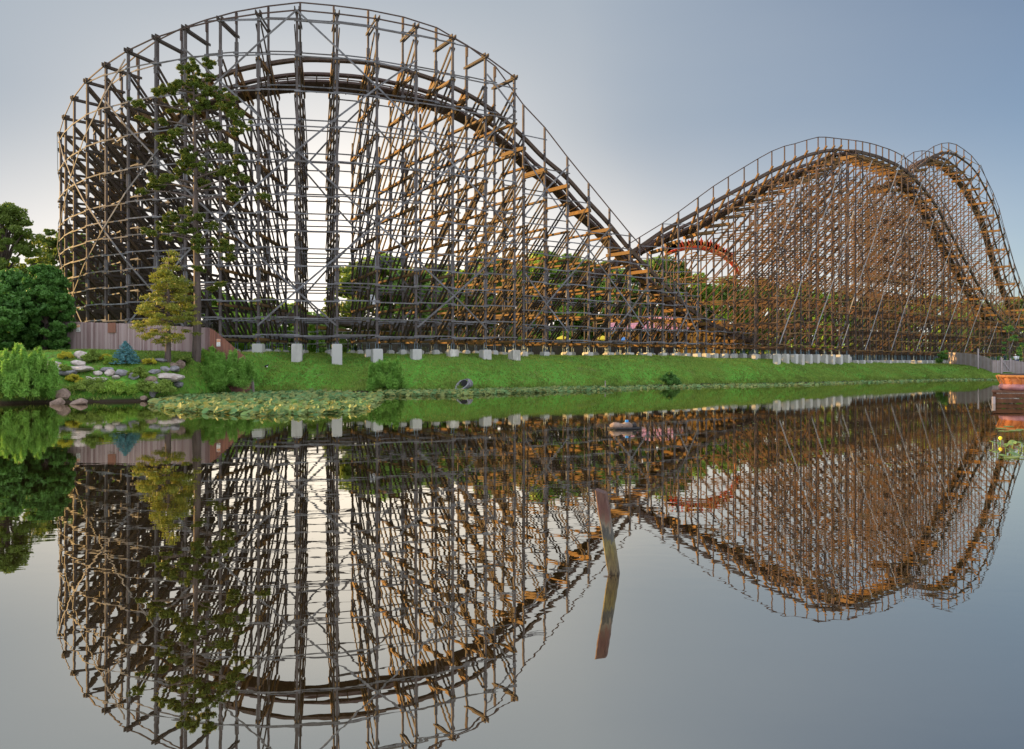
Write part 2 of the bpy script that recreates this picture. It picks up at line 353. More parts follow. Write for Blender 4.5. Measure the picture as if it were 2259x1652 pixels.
def footing(C, b, s, w, ptop, basez, postw):
    x, y, _ = P3(b, s, 0); g = ground(x, y); a = math.atan2(b['u'][1], b['u'][0])
    f = MB(); ptop = max(ptop, g + .35)
    tn = random.random(); ang_ = a + random.uniform(-.06, .06); f.post(x, y, g - .6, ptop - .08, w, ang=ang_, tone=tn); f.post(x, y, ptop - .081, ptop, w * (.93 if w > .7 else .75), ang=ang_, tone=tn)
    sh = MB(); t = (-b['u'][1], b['u'][0])
    for e in (-1, 1):
        sh.post(x + t[0] * e * postw * .62, y + t[1] * e * postw * .5, ptop, basez + .1, .035, postw * .55, ang=math.atan2(t[1], t[0]))
    sh.post(x, y, ptop, ptop + .03, postw * 1.4, ang=a)
    C.put('concrete_footing', f, 'concrete', (x, y), w * 1.0, [('steel_shoe', sh, 'steel')])
def bm_of(b): return b.get('bmat', 'beam')
def frames(C, bents, pw=.25, double=True, foot=(.95, .62), ledger_planes=(0, 1, 2, 3), brace_planes=(0,), base=Z0, ptop=3.95, bmats=('ledger', 'ledger'), lmat='ledger', i0=0, lo=0.):
    for i, b in enumerate(bents):
        S, T = b['s'], b['top']; env = b['env']; ex = [e[0] for e in env]; ez = [e[1] for e in env]
        u = b['u']; t = (-u[1], u[0]); a = math.atan2(u[1], u[0]); bz = b.get('base', base)
        E = lambda s: lerp(s, ex, ez)
        b['E'] = E
        for k, (s, tz) in enumerate(zip(S, T)):
            if tz < bz + .5: continue
            x, y, _ = P3(b, s, 0); w = pw if k == 0 else pw * .86
            pm = MB().post(x, y, bz - .35, tz, w, ang=a); subs = []
            for zz in np.arange(bz + 5.5 + (k % 2) * 2.2 + (i % 2) * 1.1, tz - 3, 9.6):
                if b.get('far'): break
                sp = MB()
                for e in (-1, 1):
                    sp.post(x + t[0] * e * (w / 2 + .04), y + t[1] * e * (w / 2 + .04), zz, zz + 1.5, .08, w * .95, ang=math.atan2(t[1], t[0]))
                subs.append(('splice_plate', sp, 'ledger'))
            C.put('post', pm, b.get('pmat', 'post'), (x, y), tz - bz, subs)
            big = k == 0 and b.get('bigfoot')
            footing(C, b, s, foot[0] if k == 0 else foot[1], (b.get('ptop0', b.get('ptop', ptop)) if k == 0 else b.get('ptop', ptop)), bz - .35, w)
        smax = S[-1]
        def beam(z, s0, s1, hh=.22 if double else .14, kind='cross_beam', mt=None):
            m = MB()
            off = (pw / 2 + .045)
            for e in ((-1, 1) if double else (0,)):
                o = Vector((t[0] * off * e, t[1] * off * e, 0))
                m.bar(Vector(P3(b, s0 - .3, z)) + o, Vector(P3(b, s1 + .3, z)) + o, .08 if double else .10, hh)
            C.put(kind, m, mt or bm_of(b), P3(b, (s0 + s1) / 2, z), abs(s1 - s0))
        z = bz
        while z < max(T) - .2:
            ok = [s for s, tz in zip(S, T) if tz >= z - .05 and E(s) >= z - .05]
            if len(ok) > 1: beam(z, ok[0], ok[-1])
            z += PIT
        # sloping batter braces, one family of parallel lines falling inwards
        sp = (S[-1] - S[0]) / max(1, len(S) - 1)
        j = 0; c = bz
        while c < max(ez) + 12:
            run = []
            for k in range(len(S)):
                zz = c - S[k] * PIT / 3.7
                good = zz > bz - .3 and zz <= E(S[k]) + .15
                if good: run.append((S[k], zz))
                if (not good or k == len(S) - 1) and len(run) > 0:
                    if not good and zz <= bz - .3 and k > 0:     # ends on the base beam
                        s_, z_ = run[-1]; f = (z_ - bz) / (PIT / 3.7)
                        if f > .3: run.append((s_ + f, bz))
                    if len(run) > 1:
                        m = MB(); off = pw / 2 + .12
                        for e in ((-1, 1) if double else (0,)):
                            o = Vector((t[0] * off * e, t[1] * off * e, 0))
                            m.bar(Vector(P3(b, *run[0])) + o, Vector(P3(b, *run[-1])) + o, .09 if double else .13, b.get('bh', .25) if double else .15)
                        C.put('batter_brace', m, 'batter' if bm_of(b) != 'tan' else 'tan', P3(b, run[0][0], 0), run[-1][0] - run[0][0])
                    run = []
            c += PIT; j += 1
        if b.get('head'):
            s0, s1, hz = b['head']; beam(hz, s0, s1, .24, mt='greybeam')
            hm = MB()
            for e in (-1, 1):
                o = Vector((t[0] * .2 * e, t[1] * .2 * e, 0))
                hm.bar(Vector(P3(b, s0 - .35, hz + .2)) + o, Vector(P3(b, s0 + .35, hz + .2)) + o, .1, .34)
            C.put('head_block', hm, 'greybeam', P3(b, s0, 0), .5)
        if b.get('deckbeam'):
            sa, za, sb, zb = b['deckbeam']; m = MB()
            for e in (-1, 1):
                o = Vector((t[0] * .2 * e, t[1] * .2 * e, 0))
                m.bar(Vector(P3(b, sa, za)) + o, Vector(P3(b, sb, zb)) + o, .09, .42)
            C.put('deck_beam', m, 'beam', P3(b, sa, 0), 4)
    # ledgers along the run
    nk = max(len(b['s']) for b in bents)
    for k in ledger_planes:
        if k >= nk: continue
        lev = 0; z = base + .42
        while z < 50:
            if (k == 0 and (lev < 8 or lev % 2 == 0)) or (k > 0 and lev % 2 == 1 and (lev % 4 == 1 or double)) or lev == 0:
                run = MB(); cnt = 0; first = None
                def flush():
                    nonlocal_run = run
                for i in range(len(bents) - 1):
                    b, c = bents[i], bents[i + 1]
                    if k < len(b['s']) and k < len(c['s']) and not b.get('gap'):
                        off = pw / 2 + .03
                        zt = min(b['top'][k], c['top'][k])
                        if z < zt + .1 or (k == 0 and z < zt + LP * .5 and False):
                            p = Vector(P3(b, b['s'][k] - off - .08 * (i % 2) , z - (.13 if i % 2 else 0))); q = Vector(P3(c, c['s'][k] - off - .08 * (i % 2), z - (.13 if i % 2 else 0)))
                            d = (q - p).normalized() * .25; run.bar(p - d, q + d, .05, .125 if double else .10); cnt += 1; first = first or p
                            continue
                    if cnt: C.put('ledger', run, lmat, first, cnt * 3.)
                    run = MB(); cnt = 0; first = None
                if cnt: C.put('ledger', run, lmat, first, cnt * 3.)
            z += LP; lev += 1
    # long crossing braces: two ledger levels per bay
    for k in brace_planes:
        for sg in (1, -1):
            for c0 in range(-160, 240, 8):
                run = []
                for i in range(len(bents) + 1):
                    good = False
                    if i < len(bents) and k < len(bents[i]['s']):
                        b = bents[i]; z = base + .42 + (c0 + lo + sg * (i + i0) * 2) * LP
                        good = base + .2 < z < b['top'][k] + .3
                        if good: run.append(Vector(P3(b, b['s'][k] - .31 - (.07 if sg > 0 else 0), z)))
                    if not good:
                        if len(run) > 1:
                            m = MB()
                            for a_, b_ in zip(run[:-1], run[1:]): m.bar(a_, b_, .05, .17)
                            C.put('diagonal_brace', m, bmats[0 if sg > 0 else 1], run[0], len(run) * 4.)
                        run = []
def sweep(C, kind, mt, pts, ups, w, h, size=60):
    m = MB()
    for p, q, u in zip(pts[:-1], pts[1:], ups): m.bar(p, q, w, h, u)
    C.put(kind, m, mt, pts[0], size)
def track(C, bents, plank=True):
    """rails, guard rails, deck boards and the handrail"""
    E1, E2 = [], []
    for b in bents:
        sa, za, sb, zb = b['deck']; E1.append(Vector(P3(b, sa, za))); E2.append(Vector(P3(b, sb, zb)))
    # refine with Catmull-Rom
    def refine(P, n=4):
        out = []
        for i in range(len(P) - 1):
            p0, p1, p2, p3 = P[max(i - 1, 0)], P[i], P[i + 1], P[min(i + 2, len(P) - 1)]
            for j in range(n):
                t_ = j / n
                out.append(.5 * ((2 * p1) + (p2 - p0) * t_ + (2 * p0 - 5 * p1 + 4 * p2 - p3) * t_ ** 2 + (3 * p1 - p0 - 3 * p2 + p3) * t_ ** 3))
        return out + [P[-1]]
    A, B = refine(E1), refine(E2)
    up = [((A[min(i + 1, len(A) - 1)] - A[max(i - 1, 0)]).cross(B[i] - A[i])).normalized() for i in range(len(A))]
    up = [(-u if u.z < 0 else u) for u in up]
    at = lambda f, lift=0: [a.lerp(b, f) + u * lift for a, b, u in zip(A, B, up)]
    sweep(C, 'guard_beam', 'deck', at(.02, .1), up, .28, .48)
    sweep(C, 'rail_stack', 'rail', at(.52, .12), up, .30, .36)
    sweep(C, 'rail_stack', 'rail', at(.78, .12), up, .30, .36)
    sweep(C, 'walkway_deck', 'deck', at(.97, .0), up, 1.0, .14)
    for i in range(0, len(A) - 1, 2):
        a = A[i]; b_ = B[i]; u = up[i]
        C.put('cross_tie', MB().bar(a.lerp(b_, .48) - u * .14, a.lerp(b_, 1.1) - u * .14, .11, .14, u), 'deck', A[i], 1.)
    for b in bents:
        sa, za, sb, zb = b['deck']
        if za - zb > .9:
            dz = za - zb; C.put('bank_post', MB().bar(P3(b, sa - .12 * (sb - sa) , za + .12 * dz + .45), P3(b, sa + .8 * (sb - sa), zb - .1), .22, .3, (b['u'][1], -b['u'][0], 0)), 'beam', P3(b, sa, 0), 3)
def handrail(C, bents, key='hand', mt='rail', mid=True):
    H = [(Vector(P3(b, b[key][0], b[key][1])), b) for b in bents if key in b]
    m = MB()
    for (p, _), (q, _) in zip(H[:-1], H[1:]):
        m.bar(p, q, .08, .12)
        
    C.put('handrail', m, mt, H[0][0], 60)
    for p, b in H:
        z1 = b.get(key + '_from', p.z - 2.4)
        hp = MB().post(p.x, p.y, z1, p.z, .13, ang=math.atan2(b['u'][1], b['u'][0]))
        C.put('handrail_post', hp, mt, p, p.z - z1)
def unit(x, y): l = math.hypot(x, y); return (x / l, y / l)
def norms(P):
    U = []
    for i in range(len(P)):
        a = P[max(i - 1, 0)]; b = P[min(i + 1, len(P) - 1)]; d = unit(b[0] - a[0], b[1] - a[1]); U.append((-d[1], d[0]))
    return U

# ---- the great curved turn at the left
cur = [(134, 95.4, 298), (145, 91.8, 261), (164, 88.4, 219), (193, 85.2, 181), (234, 82.7, 146), (283, 80.9, 114), (344, 79.4, 85), (409, 78.1, 64), (486, 77.4, 45),
       (570, 77.2, 32), (655, 77.4, 24), (743, 78.1, 32), (831, 79.3, 43), (917, 81.1, 60), (998, 83, 85), (1070, 85, 126), (1134, 86.9, 173)]
P = [(px(d, y), y) for d, y, _ in cur]; HZ = [pz(hy, y) for _, y, hy in cur]
back = []; q = P[0]; hz = HZ[0]
for k, a in enumerate([62, 70, 78, 85, 90, 94, 96, 96, 96]):
    q = (q[0] - 3.9 * math.cos(R(a)), q[1] + 3.9 * math.sin(R(a))); hz -= 1.0 + .1 * k; back.append((q, max(hz, 9)))
P = [b[0] for b in back[::-1]] + P; HZ = [b[1] for b in back[::-1]] + HZ
AX = [300, 486, 588, 655, 743, 831, 917, 998, 1070, 1134, 1200]; AY = [262, 162, 141, 131.5, 132.6, 139, 162, 189, 230, 281, 346]
BX = AX; BY = [320, 232, 203, 196, 197.5, 208, 226, 254, 295, 349, 403]
U = norms(P); turn = []
ANG = [48, 44, 40, 35, 29, 23, 17.5, 11.5, 4.5, -2.5, -10, -17, -23, -28, -32.5, -35, -36]
for k_, a_ in enumerate(ANG): U[len(back) + k_] = (math.sin(R(a_)), math.cos(R(a_)))
nb0 = len(back)
for i, (p, u, h) in enumerate(zip(P, U, HZ)):
    nb = 2 if i < nb0 - 4 else 3
    S = [3.7 * k for k in range(nb + 1)]
    b = {'P': p, 'u': u, 's': S}
    za, zb = h - 3.0, h - 5.2
    xa, ya, _ = P3(b, 3.9, 0); Da = CX + xa / ya * FP; xb, yb, _ = P3(b, 6.9, 0); Db = CX + xb / yb * FP
    if i >= nb0 + 7:
        za = pz(lerp(Da, AX, AY), ya); zb = pz(lerp(Db, BX, BY), yb)
    b['deck'] = (4.0, za, 6.9, zb); b['deckbeam'] = (3.6, za + .1 - .55, 7.5, zb - .65)
    hand = h + 2.3
    low = zb - .9
    T = [h, hand] + [low + (.0 if k == 0 else -3.4 * k) for k in range(nb - 1)]
    b['top'] = T; b['env'] = [(0, h), (3.4, h), (3.7, za - .6), (7.4, low)] + [(7.4 + 3.7 * k, low - 3.4 * k) for k in range(1, nb - 1)]
    b['hand'] = (3.7 - .2, hand); b['hand_from'] = hand - 1.2; b['hand2'] = (7.4, zb + 1.3); b['hand2_from'] = zb - .4
    b['head'] = (0, 3.7, h - .05)
    if i < nb0 + 8: b['bmat'] = 'greybeam'
    if i < nb0 + 12: b['ptop0'] = 4.4
    turn.append(b)
r1 = empty('wooden_roller_coaster', (P[nb0 + 9][0], P[nb0 + 9][1], 3.3), 'huge curved turn of a weathered wooden roller coaster on timber bents, at the left', 'roller coaster')
C1 = Coaster(r1)
# straight run down to the right
st = [(1154, 231), (1201, 281), (1251, 346), (1298, 404), (1344, 460), (1388.4, 514), (1428, 559), (1461, 592), (1487, 620), (1513, 643), (1537, 664), (1557, 680), (1575, 692), (1597, 703), (1618, 714), (1638, 724), (1660, 733), (1690, 741)]
sA = ([1134, 1146, 1200, 1250, 1298, 1344, 1388, 1428, 1461, 1487, 1513, 1537, 1575, 1618, 1660, 1700], [281, 291, 346, 389, 442, 492, 546, 588, 622, 648, 673, 691, 717, 736, 750, 757])
sB = ([1100, 1146, 1200, 1250, 1298, 1344, 1388, 1428, 1461, 1487, 1513, 1537, 1575, 1618, 1660, 1700], [318, 369, 403, 460, 503, 547, 585, 622, 650, 672, 691, 705, 725, 742, 754, 760])
run1 = []
SP = []
for d, hy in st:
    xh = (d - CX) / FP; Y = 91.9 / (1 - .744 * xh); SP.append((xh * Y, Y))
U = norms(SP)
for (d, hy), p, u in zip(st, SP, U):
    Y = p[1]; hand = pz(hy, Y); za = pz(lerp(d, *sA), Y)
    b = {'P': p, 'u': u}
    xb, yb, _ = P3(b, 3.7, 0); Db = CX + xb / yb * FP; zb = pz(lerp(Db, *sB), yb)
    zb = min(zb, za)
    hgt = za - 3.5; nb = 3 if hgt > 17 else 2 if hgt > 9 else 1
    b['s'] = [3.9 * k for k in range(nb + 1)]; low = min(zb, za) - .7
    T = [hand] + [low - 3.4 * (k - 1) for k in range(1, nb + 1)]
    b['top'] = [max(t_, 5.4) for t_ in T]; b['env'] = [(0, max(za - .5, low)), (3.9, low)] + [(3.9 * k, low - 3.4 * (k - 1)) for k in range(2, nb + 1)]
    b['deck'] = (.3, za, 3.3, zb); b['deckbeam'] = (-.2, low + .1, 4.1, low + .1)
    if hgt < 3: b['base'] = 4.85
    b['hand'] = (0, hand); b['hand_from'] = max(za - .3, 3.6); b['hand2'] = (3.9, zb + 1.2); b['hand2_from'] = zb - .3
    b['bh'] = .19; run1.append(b)
all1 = turn + run1
frames(C1, turn, pw=.22, brace_planes=(0, 2), i0=-(nb0 + 10), lo=2.5); frames(C1, run1, pw=.2, foot=(.8, .6), ledger_planes=(0, 1, 2), ptop=3.85, brace_planes=(0,), i0=7, lo=2.5)
# head rail joining the outer heads
m = MB()
for b, c in zip(turn[:-1], turn[1:]): m.bar(P3(b, -.2, b['top'][0] - .02), P3(c, -.2, c['top'][0] - .02), .07, .13)
C1.put('head_rail', m, 'rail', P3(turn[12], 0, 0), 60)
track(C1, all1)
handrail(C1, all1); handrail(C1, all1, 'hand2')
C1.finish({'post': 'rear_posts', 'cross_beam': 'rear_cross_beams', 'batter_brace': 'rear_batter_braces', 'ledger': 'rear_ledgers', 'concrete_footing': 'rear_footings', 'diagonal_brace': 'rear_diagonal_braces', 'handrail_post': 'rear_handrail_posts', 'deck_beam': 'rear_deck_beams', 'head_block': 'rear_head_blocks'})

# ---- second hill, right of centre, with its approach behind the first
u2 = unit(-.69, .72)
h2 = ([1391, 1410, 1461, 1496, 1539.5, 1573, 1606, 1641, 1671, 1702, 1730, 1753, 1779, 1804, 1821.6, 1838.7, 1855, 1871, 1887, 1902, 1918, 1932, 1946, 1960, 1974, 1988, 2002, 2015, 2029.5, 2041, 2052, 2066.6, 2081, 2098, 2115, 2129, 2143.5, 2160.6, 2180.5, 2200, 2229, 2258],
      [534, 523.6, 492.4, 467.6, 435.6, 411, 390, 368.7, 350.5, 333.5, 322.5, 317, 309, 302.6, 302.6, 304.6, 306.6, 308.3, 310.3, 312.6, 316, 319.7, 324.5, 329, 335, 342.8, 352.4, 361.6, 375.8, 391.5, 407, 428.5, 450, 481, 515, 545, 575, 612, 643.6, 672, 709, 740])
a2 = ([600, 640, 780, 900, 1000, 1100, 1170, 1274, 1378, 1404, 1461, 1534, 1604.6, 1706, 1742, 1784.5, 1821.6, 1856, 1898.5, 1941, 1984, 2012.4, 2041, 2069.4, 2098, 2126, 2155, 2183, 2212, 2260],
      [690, 695, 712, 716, 712, 700, 676, 622, 566, 551.5, 512.4, 470.8, 431.7, 377, 361.5, 341.6, 333, 329.7, 336, 347, 366, 387, 418.5, 458, 512.5, 566.7, 621, 672, 709, 745])
l2 = ([600, 640, 780, 900, 1000, 1100, 1170, 1274, 1378, 1412, 1461, 1534, 1604.6, 1675, 1706, 1742, 1784.5, 1821.6, 1856, 1898.5, 1941, 1978, 2012.4, 2041, 2069.4, 2098, 2126, 2155, 2200, 2260],
      [697, 704, 722, 729, 724, 711, 688, 634, 577, 562, 534.6, 507, 468, 426.5, 408, 395.7, 378.6, 350, 338.8, 344.5, 358.7, 384, 424, 475.5, 526.8, 581, 632, 680, 720, 755])
low2 = []
for d in [600, 650, 700, 745, 790, 835, 880, 925, 970, 1016, 1063, 1105, 1140, 1170, 1217, 1263, 1311, 1360, 1410, 1461, 1496, 1539]:
    xh = (d - CX) / FP; Y = 106.4 / (1 - .3 * xh) if xh > 0 else 106.4 - 3 * xh * 8; low2.append((d, (xh * Y, Y)))
U = norms([p for _, p in low2]); LB = []
for (d, p), u in zip(low2, U):
    Y = p[1]; za = pz(lerp(d, *a2), Y); b = {'P': p, 'u': u}
    xb, yb, _ = P3(b, 3.2, 0); zb = min(za, pz(lerp(CX + xb / yb * FP, *l2), yb))
    hand = pz(lerp(d, *h2), Y) if d > 1391 else za + 1.3
    nb = 2 if za > 16 else 1; low = zb - .6
    b['s'] = [3.5 * k for k in range(nb + 1)]; b['top'] = [hand] + [low - 3.4 * (k - 1) for k in range(1, nb + 1)]
    b['env'] = [(0, za - .4), (3.5, low)] + ([(7, low - 3.4)] if nb > 1 else [])
    b['deck'] = (.3, za, 3.1, zb); b['deckbeam'] = (-.2, low, 3.8, low); b['hand'] = (0, hand); b['hand_from'] = za - .2; b['far'] = True
    b['bmat'] = 'greybeam' if d < 1420 else 'tan'; LB.append(b)
outer = [1713, 1732, 1752, 1766, 1784, 1800, 1818, 1834, 1851, 1867]
trk = [1573, 1606, 1641, 1671, 1702, 1730, 1753, 1779, 1804, 1821]
B2 = []
for k, (do, dt) in enumerate(zip(outer, trk)):
    xo = (do - CX) / FP; Y = 74.5 / (1 - .96 * xo); X = xo * Y; xt = (dt - CX) / FP
    s = (X - xt * Y) / (-u2[0] + xt * u2[1]); b = {'P': (X, Y), 'u': u2}
    Yt = P3(b, s, 0)[1]; za = pz(lerp(dt, *a2), Yt); hand = pz(lerp(dt, *h2), Yt)
    xb, yb, _ = P3(b, s + 3.2, 0); zb = min(za, pz(lerp(CX + xb / yb * FP, *l2), yb))
    n0 = max(1, round(s / 3.5)); S = list(np.linspace(0, s, n0 + 1)); ni = 2
    S += [s + 3.6 * j for j in range(1, ni + 1)]; low = zb - .6
    hd = 24.7 + 1.15 * k
    hd = min(hd, za - .8); b['s'] = S
    top = [lerp(q_, [0, s], [hd, za - .8]) for q_ in S[:n0]] + [hand] + [low - 3.6 * (j - 1) for j in range(1, ni + 1)]
    b['top'] = top; b['env'] = [(0, hd), (s, za - .8), (s + 3.6, low)] + [(s + 3.6 * j, low - 3.6 * (j - 1)) for j in range(2, ni + 1)]
    b['deck'] = (s + .2, za, s + 3.1, zb); b['deckbeam'] = (s - .2, low, s + 3.8, low); b['hand'] = (s, hand); b['hand_from'] = za - .2
    b['bmat'] = 'tan'; b['pmat'] = 'tanpost'; b['ptop'] = 3.75; b['base'] = 4.6; b['far'] = True; b['bigfoot'] = True
    b['deckend'] = True
    B2.append(b)
D2 = []
offs = [3.2, 2.2, 1.1]
dd = [1838.7, 1855, 1871, 1887, 1902, 1918, 1932, 1946, 1960, 1974, 1988, 2002, 2015, 2029.5, 2041, 2052, 2066.6, 2081, 2095, 2108, 2121, 2134, 2147, 2160, 2172, 2184, 2196, 2208, 2220, 2232, 2244, 2256, 2267]
for k, d in enumerate(dd):
    xh = (d - CX) / FP; off = offs[k] if k < 3 else 0
    # line Y = 74.5 + .96 X moved back by off along u2
    c0 = 74.5 + off * (u2[1] - .96 * u2[0]); Y = c0 / (1 - .96 * xh); p = (xh * Y, Y)
    hand = pz(lerp(d, *h2), Y); za = pz(lerp(d, *a2), Y); b = {'P': p, 'u': u2}
    xb, yb, _ = P3(b, 3.2, 0); zb = min(za, pz(lerp(CX + xb / yb * FP, *l2), yb)); zb = max(zb, za - 3.0)
    za = max(za, 4.2); zb = max(zb, 4.0)
    hgt = za - 2.5; ni = 2 if hgt > 5 else 1
    low = zb - .6; S = [3.6 * j for j in range(ni + 1)]
    b['s'] = S; b['top'] = [hand] + [low - 3.6 * (j - 1) for j in range(1, ni + 1)]
    b['env'] = [(0, max(za - .5, low)), (3.6, low)] + [(3.6 * j, low - 3.6 * (j - 1)) for j in range(2, ni + 1)]
    b['deck'] = (.2, za, 3.1, zb); b['deckbeam'] = (-.2, low, 3.8, low); b['hand'] = (0, hand); b['hand_from'] = za - .2
    b['hand2'] = (3.6, zb + 1.2); b['hand2_from'] = zb - .3
    b['ptop'] = 2.95 if k > 2 else 3.5; b['base'] = 4.1; b['far'] = True
    b['bmat'] = 'tan'; b['pmat'] = 'tanpost'; D2.append(b)
r2 = empty('wooden_roller_coaster', (45, 117, 3), 'wooden roller coaster hill with broad rounded crest, right of the dip', 'roller coaster')
C2 = Coaster(r2)
frames(C2, LB, pw=.2, double=False, foot=(.62, .55), ledger_planes=(0,), brace_planes=(), ptop=4.0)
frames(C2, B2, pw=.16, double=False, foot=(.74, .6), ledger_planes=(0, 2), brace_planes=(0,), base=4.6, bmats=('pale', 'dark'), lmat='beam')
frames(C2, D2, pw=.15, double=False, foot=(.7, .5), ledger_planes=(0, 2), brace_planes=(0,), base=4.1, bmats=('pale', 'dark'), lmat='beam')
all2 = LB + B2 + D2
track(C2, all2); handrail(C2, [b for b in all2]); handrail(C2, D2, 'hand2')
RN = {'post': 'rear_posts', 'cross_beam': 'rear_cross_beams', 'batter_brace': 'rear_batter_braces', 'ledger': 'rear_ledgers', 'concrete_footing': 'rear_footings', 'diagonal_brace': 'rear_diagonal_braces', 'handrail_post': 'rear_handrail_posts', 'deck_beam': 'rear_deck_beams'}
C2.finish(RN)

# ---- third hill, far right
h3 = ([1990, 2005, 2020, 2030, 2041, 2059, 2076.5, 2092, 2109, 2125.5, 2142, 2159, 2176, 2192.5, 2206, 2216, 2227.5, 2237.5, 2249, 2258, 2280, 2300],
      [380, 366, 352, 343, 336, 323, 316.5, 315, 319, 330, 343, 364, 396, 430, 467, 510, 547, 584, 615, 638, 680, 700])
D3 = []
for k, d in enumerate([1960, 1975, 1990, 2005, 2020, 2041, 2059, 2076.5, 2092, 2109, 2125.5, 2142, 2159, 2176, 2190, 2203, 2214, 2225, 2236, 2247, 2258, 2268, 2278]):
    xh = (d - CX) / FP; Y = 77.2 / (1 - .96 * xh) + 2; p = (xh * Y, Y)
    hand = pz(lerp(d, *h3), Y); za = hand - 2.0; b = {'P': p, 'u': u2}
    sep_ = lerp(d, [2060, 2150], [.6, 2.4]); zb = za - sep_ if d > 2030 else za - .4
    hgt = za; ni = 2
    low = zb - .6; b['s'] = [3.6 * j for j in range(ni + 1)]
    b['top'] = [hand] + [low - 3.6 * (j - 1) for j in range(1, ni + 1)]
    b['env'] = [(0, max(za - .5, low)), (3.6, low)] + [(3.6 * j, low - 3.6 * (j - 1)) for j in range(2, ni + 1)]
    b['deck'] = (.2, za, 3.3, zb); b['deckbeam'] = (-.2, low, 3.8, low); b['hand'] = (0, hand); b['hand_from'] = za - .2
    b['hand2'] = (3.6, zb + 2.2); b['hand2_from'] = zb - .3; b['ptop'] = 3.0; b['base'] = 4.1; b['far'] = True
    b['bmat'] = 'tan'; b['pmat'] = 'tanpost'; D3.append(b)
r3 = empty('wooden_roller_coaster', (88, 162, 3), 'farthest wooden roller coaster hill, narrow and steep, at the right edge', 'roller coaster')
C3 = Coaster(r3)
frames(C3, D3, pw=.16, double=False, foot=(.8, .6), ledger_planes=(0, 2), brace_planes=(0,), base=4.1, bmats=('ledger', 'dark'), lmat='beam')
track(C3, D3); handrail(C3, D3); handrail(C3, D3, 'hand2')
C3.finish(RN)

# ------------------------------------------------------------------ foliage
def rand_unit(n):
    v = RNG.normal(size=(n, 3)); return v / np.linalg.norm(v, axis=1)[:, None]
def leaves(cent, rad, n_each, size, flat=.0, fill=.55, droop=0, asp=.6, tone_up=.5):
    """leaf-sized faces spread through ellipsoid clumps: cent (c,3), rad (c,3) -> V, F, tone"""
    cent = np.asarray(cent, float); rad = np.asarray(rad, float); c = len(cent)
    n_each = np.broadcast_to(n_each, (c,)); idx = np.repeat(np.arange(c), n_each); n = len(idx)
    d = rand_unit(n); r = RNG.random(n) ** (1 / 3 * fill * 1.8); pos = cent[idx] + d * rad[idx] * r[:, None]
    nr = rand_unit(n) * (1 - flat) + np.array([0, 0, 1]) * flat + d * .4; nr /= np.linalg.norm(nr, axis=1)[:, None]
    a = np.cross(nr, rand_unit(n)); a /= np.linalg.norm(a, axis=1)[:, None] + 1e-9; b = np.cross(nr, a)
    if droop: a[:, 2] -= droop; a /= np.linalg.norm(a, axis=1)[:, None]
    s = size * (.6 + .8 * RNG.random(n))[:, None]; a = a * s; b = b * s * asp
    V = np.stack([pos - a, pos - b * .9 + a * .1, pos + a, pos + b * .9 + a * .1], 1).reshape(-1, 3)
    F = np.arange(4 * n).reshape(-1, 4)
    clump = RNG.random(c)[idx]
    tn = np.clip(.5 * clump + .35 * RNG.random(n) + .15, 0, 1)
    return V, F, np.repeat(tn, 4)
def trunk_mb(pts, rad, limbs=()):
    m = MB(); V, F = tube(pts, rad, 9); m.add(V, F)
    for pts_, rad_ in limbs:
        V, F = tube(pts_, rad_, 5); m.add(V, F)
    return m
def plant(name, label, cat, base, clumps, rad, n, size, lm, trunk=None, group=None, **kw):
    root = empty(name, base, label, cat, group)
    V, F, t = leaves(clumps, rad, n, size, **kw)
    link('foliage' if trunk is None else 'crown', mesh('crown', V, [F], t), M[lm], root)
    if trunk: trunk.build('trunk' , M['bark'], root)
    return root
def limb(p, q, r, sag=.12, n=4):
    p, q = Vector(p), Vector(q); out = []
    for i in range(n + 1):
        t = i / n; v = p.lerp(q, t); v.z += math.sin(t * math.pi) * (q - p).length * sag
        out.append(v)
    return out, list(np.linspace(r, r * .25, n + 1))
def broad_tree(name, label, x, y, z, H, W, lm='leaf', n=42, per=170, size=.28, group=None, seed=0, bare=.28, dens=1.0, cl=(.17, .33)):
    rs = random.Random(seed * 13 + 5)
    C, Rr, lb = [], [], []
    for k in range(n):
        t = rs.random() ** .8; zz = z + H * (bare + (1 - bare) * t)
        w = W * math.sin(math.pi * min(1, .18 + .78 * t)) ** .7
        a = rs.random() * 6.28; r = w * (.35 + .65 * rs.random())
        c = (x + math.cos(a) * r, y + math.sin(a) * r, zz - H * .06); C.append(c)
        q = W * rs.uniform(*cl); Rr.append((q, q, q * .62))
        if k % 4 == 0: lb.append(limb((x, y, z + H * max(.2, (t * .75 + .1) * .8)), c, .02 * H * .5))
    tr = trunk_mb([(x, y, z - .3), (x + .02 * H, y, z + H * .3), (x - .01 * H, y, z + H * .62), (x, y, z + H * .9)], [.03 * H, .022 * H, .014 * H, .003 * H], lb)
    return plant(name, label, 'tree', (x, y, z), C, Rr, int(per * dens), size, lm, tr, group)

